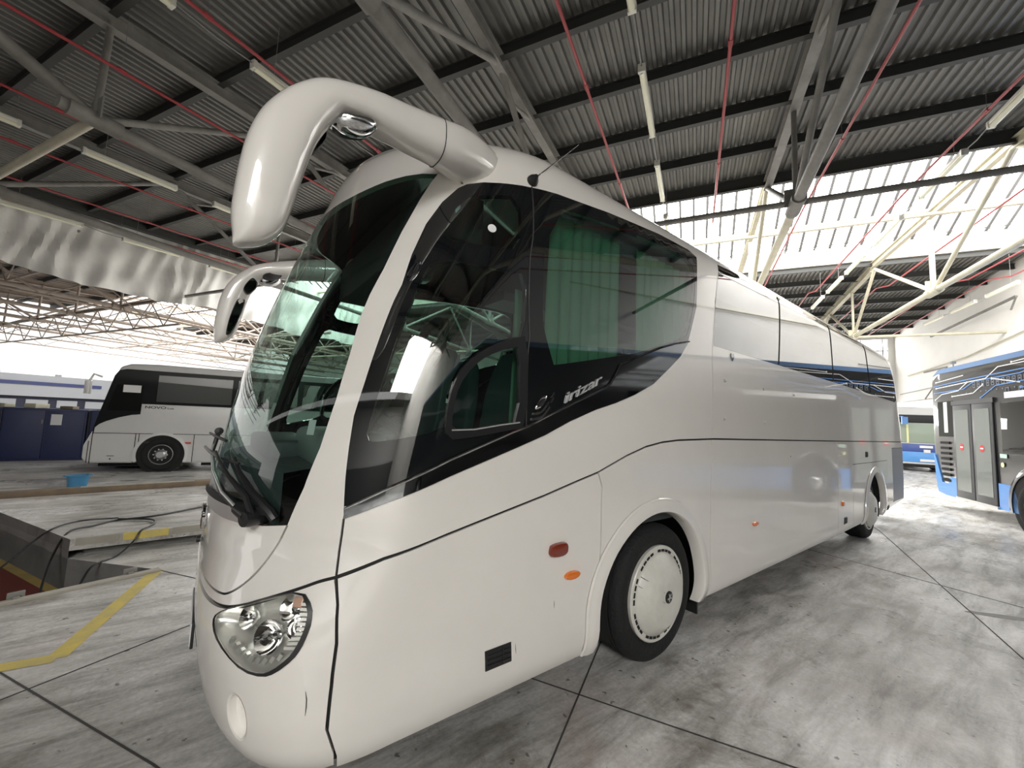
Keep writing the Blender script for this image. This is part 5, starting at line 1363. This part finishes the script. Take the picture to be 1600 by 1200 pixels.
# ------------------------------------------------------------------ blue basin
bz = Vector((-1.56, 8.98, SZ)) if False else Vector((-1.62, 9.25, .10))
bn = thing('basin', 'blue plastic basin standing on the concrete in front of the white midibus', 'basin', bz, .3)
def rrect(w, d, r=.25, n=24):
    return [((w/2) * (lambda c: math.copysign(abs(c) ** .5, c))(math.cos(2*PI*k/n)), (d/2) * (lambda c: math.copysign(abs(c) ** .5, c))(math.sin(2*PI*k/n))) for k in range(n)]
vs = []; lv = [(.25, .20, .0), (.29, .24, .18), (.325, .27, .185), (.325, .27, .205), (.28, .23, .203), (.24, .19, .015)]
for w_, d_, z in lv: vs += [(x, y, z) for x, y in rrect(w_, d_)]
n = 24; fs = [(r_*n+i, r_*n+(i+1) % n, (r_+1)*n+(i+1) % n, (r_+1)*n+i) for r_ in range(5) for i in range(n)] + [tuple(range(n)), tuple(5*n + i for i in range(n))]
MB().add(vs, fs).build('tub', 'basin_blue', bn, smooth=True)
MB().tube([(-.155, -.04, .195), (-.185, -.03, .19), (-.185, .03, .19), (-.155, .04, .195)], .010, 8).build('basin_handle', 'basin_blue', bn, smooth=True)
MB().tube([(.155, -.04, .195), (.185, -.03, .19), (.185, .03, .19), (.155, .04, .195)], .010, 8).build('basin_handle', 'basin_blue', bn, smooth=True)

# ------------------------------------------------------------------ hose over the pit
def cr_path(P_, n=12):
    P_ = [Vector(p) for p in P_]; out = []
    for i in range(len(P_) - 1):
        p0 = P_[max(0, i-1)]; p1 = P_[i]; p2 = P_[i+1]; p3 = P_[min(len(P_)-1, i+2)]
        for k_ in range(n):
            t = k_ / n; out.append(.5 * ((2*p1) + (-p0+p2)*t + (2*p0-5*p1+4*p2-p3)*t*t + (-p0+3*p1-3*p2+p3)*t**3))
    return out + [P_[-1]]
hs = thing('air_hose', 'thin black hose looped over the raised slab and hanging into the pit', 'hose')
HZ = SZ + .012
MB().tube(cr_path([(2.4, 6.15, HZ), (.9, 6.0, HZ), (.3, 5.88, HZ), (-.25, 5.50, HZ), (-.62, 5.42, HZ), (-.80, 5.22, HZ), (-.96, 4.95, HZ + .01), (-1.02, 4.75, .05), (-1.02, 4.5, -.14), (-1.0, 4.3, -.27), (-.96, 4.1, PD + .012)]), .011, 8).build('hose_run', 'hose', hs, smooth=True)
MB().tube(cr_path([(-.62, 5.42, HZ + .014), (-.42, 5.33, HZ + .012), (-.28, 5.22, HZ + .01), (-.25, 5.02, HZ), (-.34, 4.74, HZ), (-.40, 4.67, .10), (-.50, 4.52, .014), (-.60, 4.38, .012), (-.67, 4.27, -.02), (-.73, 4.15, -.18), (-.80, 4.02, PD + .012)]), .010, 8).build('hose_loop', 'hose', hs, smooth=True)
MB().tube(cr_path([(-.62, 5.42, HZ + .026), (-.95, 5.45, HZ + .02), (-1.12, 5.22, HZ + .01), (-1.25, 5.12, .12), (-1.42, 4.85, -.08), (-1.65, 4.6, -.25), (-1.9, 4.45, PD + .012)]), .010, 8).build('hose_loop', 'hose', hs, smooth=True)
# stain spots in front of the midibus are part of the floor wear
for i, (x, y) in enumerate(((-.95, 9.7), (-.35, 10.0), (-.05, 9.95))):
    n = 14; struct('floor_stain', MB().add([(x + .16 * math.cos(2*PI*k_/n), y + .05 * math.sin(2*PI*k_/n), .1015) for k_ in range(n)], [tuple(range(n))]), 'grime')
n = 20
c_ = Vector((6.42, -1.43, 0)); u_ = Vector((.61, -.79, 0)); v_ = Vector((.79, .61, 0))
struct('floor_stain', MB().add([tuple(c_ + u_ * (.30 * math.cos(2*PI*k_/n)) + v_ * (.05 * math.sin(2*PI*k_/n)) + Vector((0,0,.0016))) for k_ in range(n)], [tuple(range(n))]), 'stain')

# ------------------------------------------------------------------ depot building far beyond the left opening
bd = thing('depot_building', 'long low grey building with a dark blue band beyond the bright left yard', 'building', H(8, 46, 0), HY + PI/2 * 0)
R_ = lambda v: v
# frame: x along HA, y along HB (away)
MB().box((-30, .0, 1.85), (9.5, 8, 3.55)).build('fascia', 'building_grey', bd)
MB().box((-30, -.05, 2.75), (8.3, .0, 3.02)).build('blue_band', 'building_band', bd)
MB().box((-30, .3, 0), (9.3, 7.8, 1.85)).build('dark_front', 'locker_dark', bd)
for i in range(16): MB().box((-18 + i * 1.7, .22, 1.0), (-16.8 + i * 1.7, .3, 1.6)).build('front_window', 'building_grey', bd)
for i in range(7): MB().box((-14 + i * 3.3, 1, 3.55), (-13.7 + i * 3.3, 1.3, 3.75)).build('roof_vent', 'building_grey', bd)

# ------------------------------------------------------------------ blue and black city bus on the right
cb = thing('city_bus', 'black and light blue city bus with circuit-line graphics at the right edge', 'bus', H(13.45, -7.2, 0), HY + PI)
# local: x toward the viewer's right (along -HA), visible side faces -y ... y grows away from the viewer
MB().prism([(.06, .62), (.16, .36), (.5, .33), (18, .33), (18, 3.38), (.5, 3.42), (.12, 3.36), (.0, 3.15), (.0, 1.1)], .0, 2.5).build('bodywork', 'bus_black', cb, bevel=.07)
MB().prism([(.10, 3.30), (.40, 3.44), (18, 3.44), (18, 3.33), (.3, 3.33)], -.004, 2.5).build('roof_edge', 'bus_blue_pale', cb)
MB().prism([(.07, .72), (.16, .36), (.5, .32), (1.0, .32), (1.0, .78), (.72, .78), (.62, .62), (.35, .62), (.14, 1.12), (.06, 1.28), (.02, 1.3)], -.012, .1).build('lower_corner_panel', 'bus_blue', cb)
MB().prism([(2.42, .32), (2.95, .32), (2.95, .55), (2.82, .84), (2.42, .84)], -.012, .1).build('lower_skirt_panel', 'bus_blue', cb)
MB().prism([(4.1, .32), (8.2, .32), (8.2, .84), (4.1, .84)], -.012, .1).build('lower_skirt_panel', 'bus_blue', cb)
o = MB()
for k_ in range(8): o.box((.36, -.02, .66 + k_ * .13), (.74, -.004, .66 + k_ * .13 + .06))
o.build('air_grille', 'gap', cb)
MB().box((.30, -.012, 1.75), (.95, 0, 2.62)).build('corner_pane', 'dark_glass', cb)
MB().box((.56, -.016, 1.85), (.72, -.012, 2.6)).build('corner_strip', 'strip_pale', cb)  # plain pale strip over the corner pane
for x0 in (.98, 1.70):
    d_ = MB().box((x0, -.03, .36), (x0 + .69, .0, 2.50)).build('door_leaf', 'door_grey', cb, bevel=.012)
    MB().box((x0 + .09, -.036, .52), (x0 + .60, -.030, 2.38)).build('door_pane', 'door_glass', d_)
    MB().lathe([(.075, -.040), (.001, -.041)], 20, Matrix.Translation((x0 + .32, 0, 1.52))).build('door_sticker', 'sticker_red', d_)
    MB().box((x0 + .27, -.043, 1.505), (x0 + .37, -.0405, 1.535)).build('sticker_bar', 'paper', d_)
MB().box((.94, -.035, 2.50), (2.44, -.005, 2.60)).build('door_header', 'door_grey', cb)
MB().box((.98, -.045, .31), (2.42, .02, .36)).build('door_sill', 'satin_silver', cb)
MB().box((2.6, -.012, 1.45), (5.4, 0, 2.48)).build('side_window', 'dark_glass', cb, bevel=.02)
MB().box((5.5, -.012, 1.45), (8.4, 0, 2.48)).build('side_window', 'dark_glass', cb, bevel=.02)
MB().box((2.75, -.014, 2.56), (5.4, -.002, 2.68)).build('light_strip', 'paper', cb)
MB().box((2.52, -.014, 1.36), (2.72, -.008, 1.44)).build('window_sticker', 'sticker_green', cb)
MB().lathe([(.05, -.014), (.001, -.015)], 16, Matrix.Translation((2.58, 0, 1.22))).build('round_sticker', 'sticker_yellow', cb)
o = MB()
vs = []
for i in range(33):
    a = -.3 + (PI + .6) * i / 32
    vs += [(3.42 + .62 * math.cos(a), -.005, .5 + .62 * math.sin(a)), (3.42 + .62 * math.cos(a), -.03, .5 + .62 * math.sin(a)), (3.42 + .72 * math.cos(a), -.02, .5 + .72 * math.sin(a)), (3.42 + .74 * math.cos(a), -.004, .5 + .74 * math.sin(a))]
o.add(vs, [(4*i+j, 4*i+j+1, 4*i+j+5, 4*i+j+4) for i in range(32) for j in range(3)]); o.build('wheel_arch_flare', 'bus_black', cb, smooth=True)
MB().lathe([(.62, -.012), (.001, -.012)], 40, Matrix.Translation((3.42, 0, .52))).build('wheel_housing', 'gap', cb)
def cwheel(x, y=-.03, rz=0.):
    w_ = wheel(cb, (x, y, .48), rz, .48, .29, False, .28)
    for ch in w_.children:
        if ch.name.startswith('wheel_rim'): ch.data.materials[0] = MATS['hub_silver']
    return w_
cwheel(3.42); cwheel(9.4); cwheel(15.6); cwheel(3.42, 2.53, PI); cwheel(9.4, 2.53, PI); cwheel(15.6, 2.53, PI)
# circuit graphics: thin flat lines with dots
def cline(pts_, m, w=.018, dots=(True, True)):
    o = MB()
    for a, b in zip(pts_, pts_[1:]): o.beam((a[0], -.006, a[1]), (b[0], -.006, b[1]), .006, w)
    for e_, p in ((dots[0], pts_[0]), (dots[1], pts_[-1])):
        if e_: o.lathe([(w * 1.3, -.010), (.001, -.0105)], 10, Matrix.Translation((p[0], 0, p[1])))
    o.build('circuit_line', m, cb)
for q in (([(.16, 3.22), (.34, 3.30)], 'line_white'), ([(.26, 3.12), (1.42, 3.18)], 'line_white'), ([(.16, 3.02), (.9, 3.05), (2.3, 3.08), (4.8, 3.12)], 'line_blue'),
          ([(.26, 2.97), (1.3, 3.00), (2.2, 3.02), (2.6, 3.22), (4.9, 3.22)], 'line_white'), ([(.16, 2.85), (1.4, 2.86), (1.8, 3.0), (3.2, 3.02), (3.8, 3.12)], 'line_blue'),
          ([(.20, 2.68), (.50, 2.80), (1.20, 2.84), (1.55, 3.00)], 'line_white'), ([(.95, 2.72), (1.75, 2.74), (2.1, 2.90)], 'line_white'), ([(2.0, 2.62), (2.5, 2.84), (3.6, 2.88), (4.6, 3.0)], 'line_blue'),
          ([(2.4, 3.0), (3.2, 2.84)], 'line_white'), ([(3.0, 3.26), (4.2, 3.30), (4.6, 3.24), (6.5, 3.26)], 'line_white'), ([(3.2, 2.74), (3.9, 2.76), (4.2, 2.90), (5.6, 2.92)], 'line_blue'),
          ([(4.4, 3.05), (5.8, 3.1)], 'line_white'), ([(5.2, 2.78), (6.6, 2.84)], 'line_white')):
    cline(*q, dots=(True, len(q[0]) > 2))
o = MB()
for k_ in range(11): 
    for dx, dz, wx, wz in ((0, 0, .09, .012), (0, .11, .09, .012), (0, 0, .012, .12), (.08, 0, .012, .12), (.03, .05, .03, .03)): o.box((1.75 + .155 * k_ + dx, -.006, 2.86 + dz), (1.75 + .155 * k_ + dx + wx, -.003, 2.86 + dz + wz))
for k_ in range(12): o.box((1.5 + .17 * k_, -.006, 2.75), (1.525 + .17 * k_, -.003, 2.775))
for x in (2.78, 3.15, 3.9, 4.4): 
    for a in ((0, 0, .1, .01), (0, .1, .1, .01), (0, 0, .01, .11), (.09, 0, .01, .11)): o.box((x + a[0], -.006, 2.66 + a[1]), (x + a[0] + a[2], -.003, 2.66 + a[1] + a[3]))
o.build('chip_graphics', 'line_grey', cb)
MB().tube([(.35, .3, 3.42), (.35, .3, 3.62)], .012, 8).box((.31, .26, 3.60), (.39, .34, 3.66)).build('roof_aerial', 'steel_dull', cb)

# ------------------------------------------------------------------ far white and blue bus between the two
fb = thing('parked_bus', 'distant white bus with blue lower front seen between the coach rear and the city bus', 'bus', H(26.6, -11.0, 0), HY + math.radians(0))
# local x along HA (away), y along HB; front faces -x, extends toward -y
MB().box((0, -2.45, .33), (10, .0, 3.25)).build('bodywork', 'bus_white', fb, bevel=.08)
MB().box((-.03, -2.40, .45), (.1, -.05, .98)).build('lower_front', 'bus_sky', fb, bevel=.03)
MB().box((-.035, -2.40, .98), (.1, -.05, 1.38)).build('upper_front', 'bus_navy', fb, bevel=.03)
MB().box((-.04, -2.30, 1.42), (.1, -.10, 2.45)).build('windscreen', 'screen_pale', fb, bevel=.04)
MB().box((-.045, -2.35, 2.45), (.1, -.05, 2.85)).build('destination_panel', 'black_plastic', fb, bevel=.03)
MB().box((-.06, -1.4, 1.18), (-.03, -.9, 1.30)).box((-.06, -1.3, .95), (-.03, -1.05, 1.1)).box((-.06, -1.9, .5), (-.03, -.9, .62)).build('front_badge', 'paper', fb)
MB().tube([(-.03, -.2, 2.75), (-.35, -.2, 2.72)], .04, 8).box((-.45, -.35, 2.35), (-.35, -.12, 2.72)).build('door_mirror', 'line_blue', fb)
MB().box((.0, -2.35, .20), (9.5, -.1, .35)).build('underbody', 'gap', fb)
MB().box((-.05, -.5, 1.42), (-.02, -.42, 2.4)).build('screen_post', 'sticker_yellow', fb)
for x in (2.2, 7.6):
    wheel(fb, (x, .02, .48), PI, .48, .29, False); wheel(fb, (x, -2.47, .48), 0, .48, .29, False)

# ------------------------------------------------------------------ light, sky, camera
w = bpy.data.worlds.new('daylight'); SCN.world = w; w.use_nodes = True; nt = w.node_tree; nt.nodes.clear()
o_ = nt.nodes.new('ShaderNodeOutputWorld'); bg = nt.nodes.new('ShaderNodeBackground'); bg.inputs['Color'].default_value = (1.0, .99, .97, 1); bg.inputs['Strength'].default_value = 0.75
nt.links.new(bg.outputs[0], o_.inputs['Surface'])
cam = bpy.data.cameras.new('camera'); co = bpy.data.objects.new('camera', cam); COL.objects.link(co)
cam.sensor_fit = 'HORIZONTAL'; cam.sensor_width = 36; cam.lens = 36 * 626.04 / 1600; cam.clip_start = .02; cam.clip_end = 400
yaw, pit_, rol = .9167, .0885, .0445
f = Vector((math.cos(pit_) * math.cos(yaw), math.cos(pit_) * math.sin(yaw), math.sin(pit_))); rt_ = Vector((math.sin(yaw), -math.cos(yaw), 0)); up_ = rt_.cross(f)
R = rt_ * math.cos(rol) + up_ * math.sin(rol); U = up_ * math.cos(rol) - rt_ * math.sin(rol)
M = Matrix((R, U, -f)).transposed().to_4x4(); M.translation = Vector((.0939, -1.6897, 1.6933)); co.matrix_world = M
SCN.camera = co
vs_ = SCN.view_settings; vs_.view_transform = 'Standard'; vs_.look = 'None'; vs_.gamma = 1; vs_.use_curve_mapping = False; vs_.exposure = 1.0
SCN.cycles.use_denoising = True
try: SCN.cycles.denoiser = 'OPENIMAGEDENOISE'
except Exception: pass
SCN.cycles.max_bounces = 10; SCN.cycles.diffuse_bounces = 5; SCN.cycles.glossy_bounces = 5; SCN.cycles.transparent_max_bounces = 16; SCN.cycles.transmission_bounces = 6
SCN.cycles.sample_clamp_indirect = 8
SCN.cycles.caustics_reflective = False; SCN.cycles.caustics_refractive = False
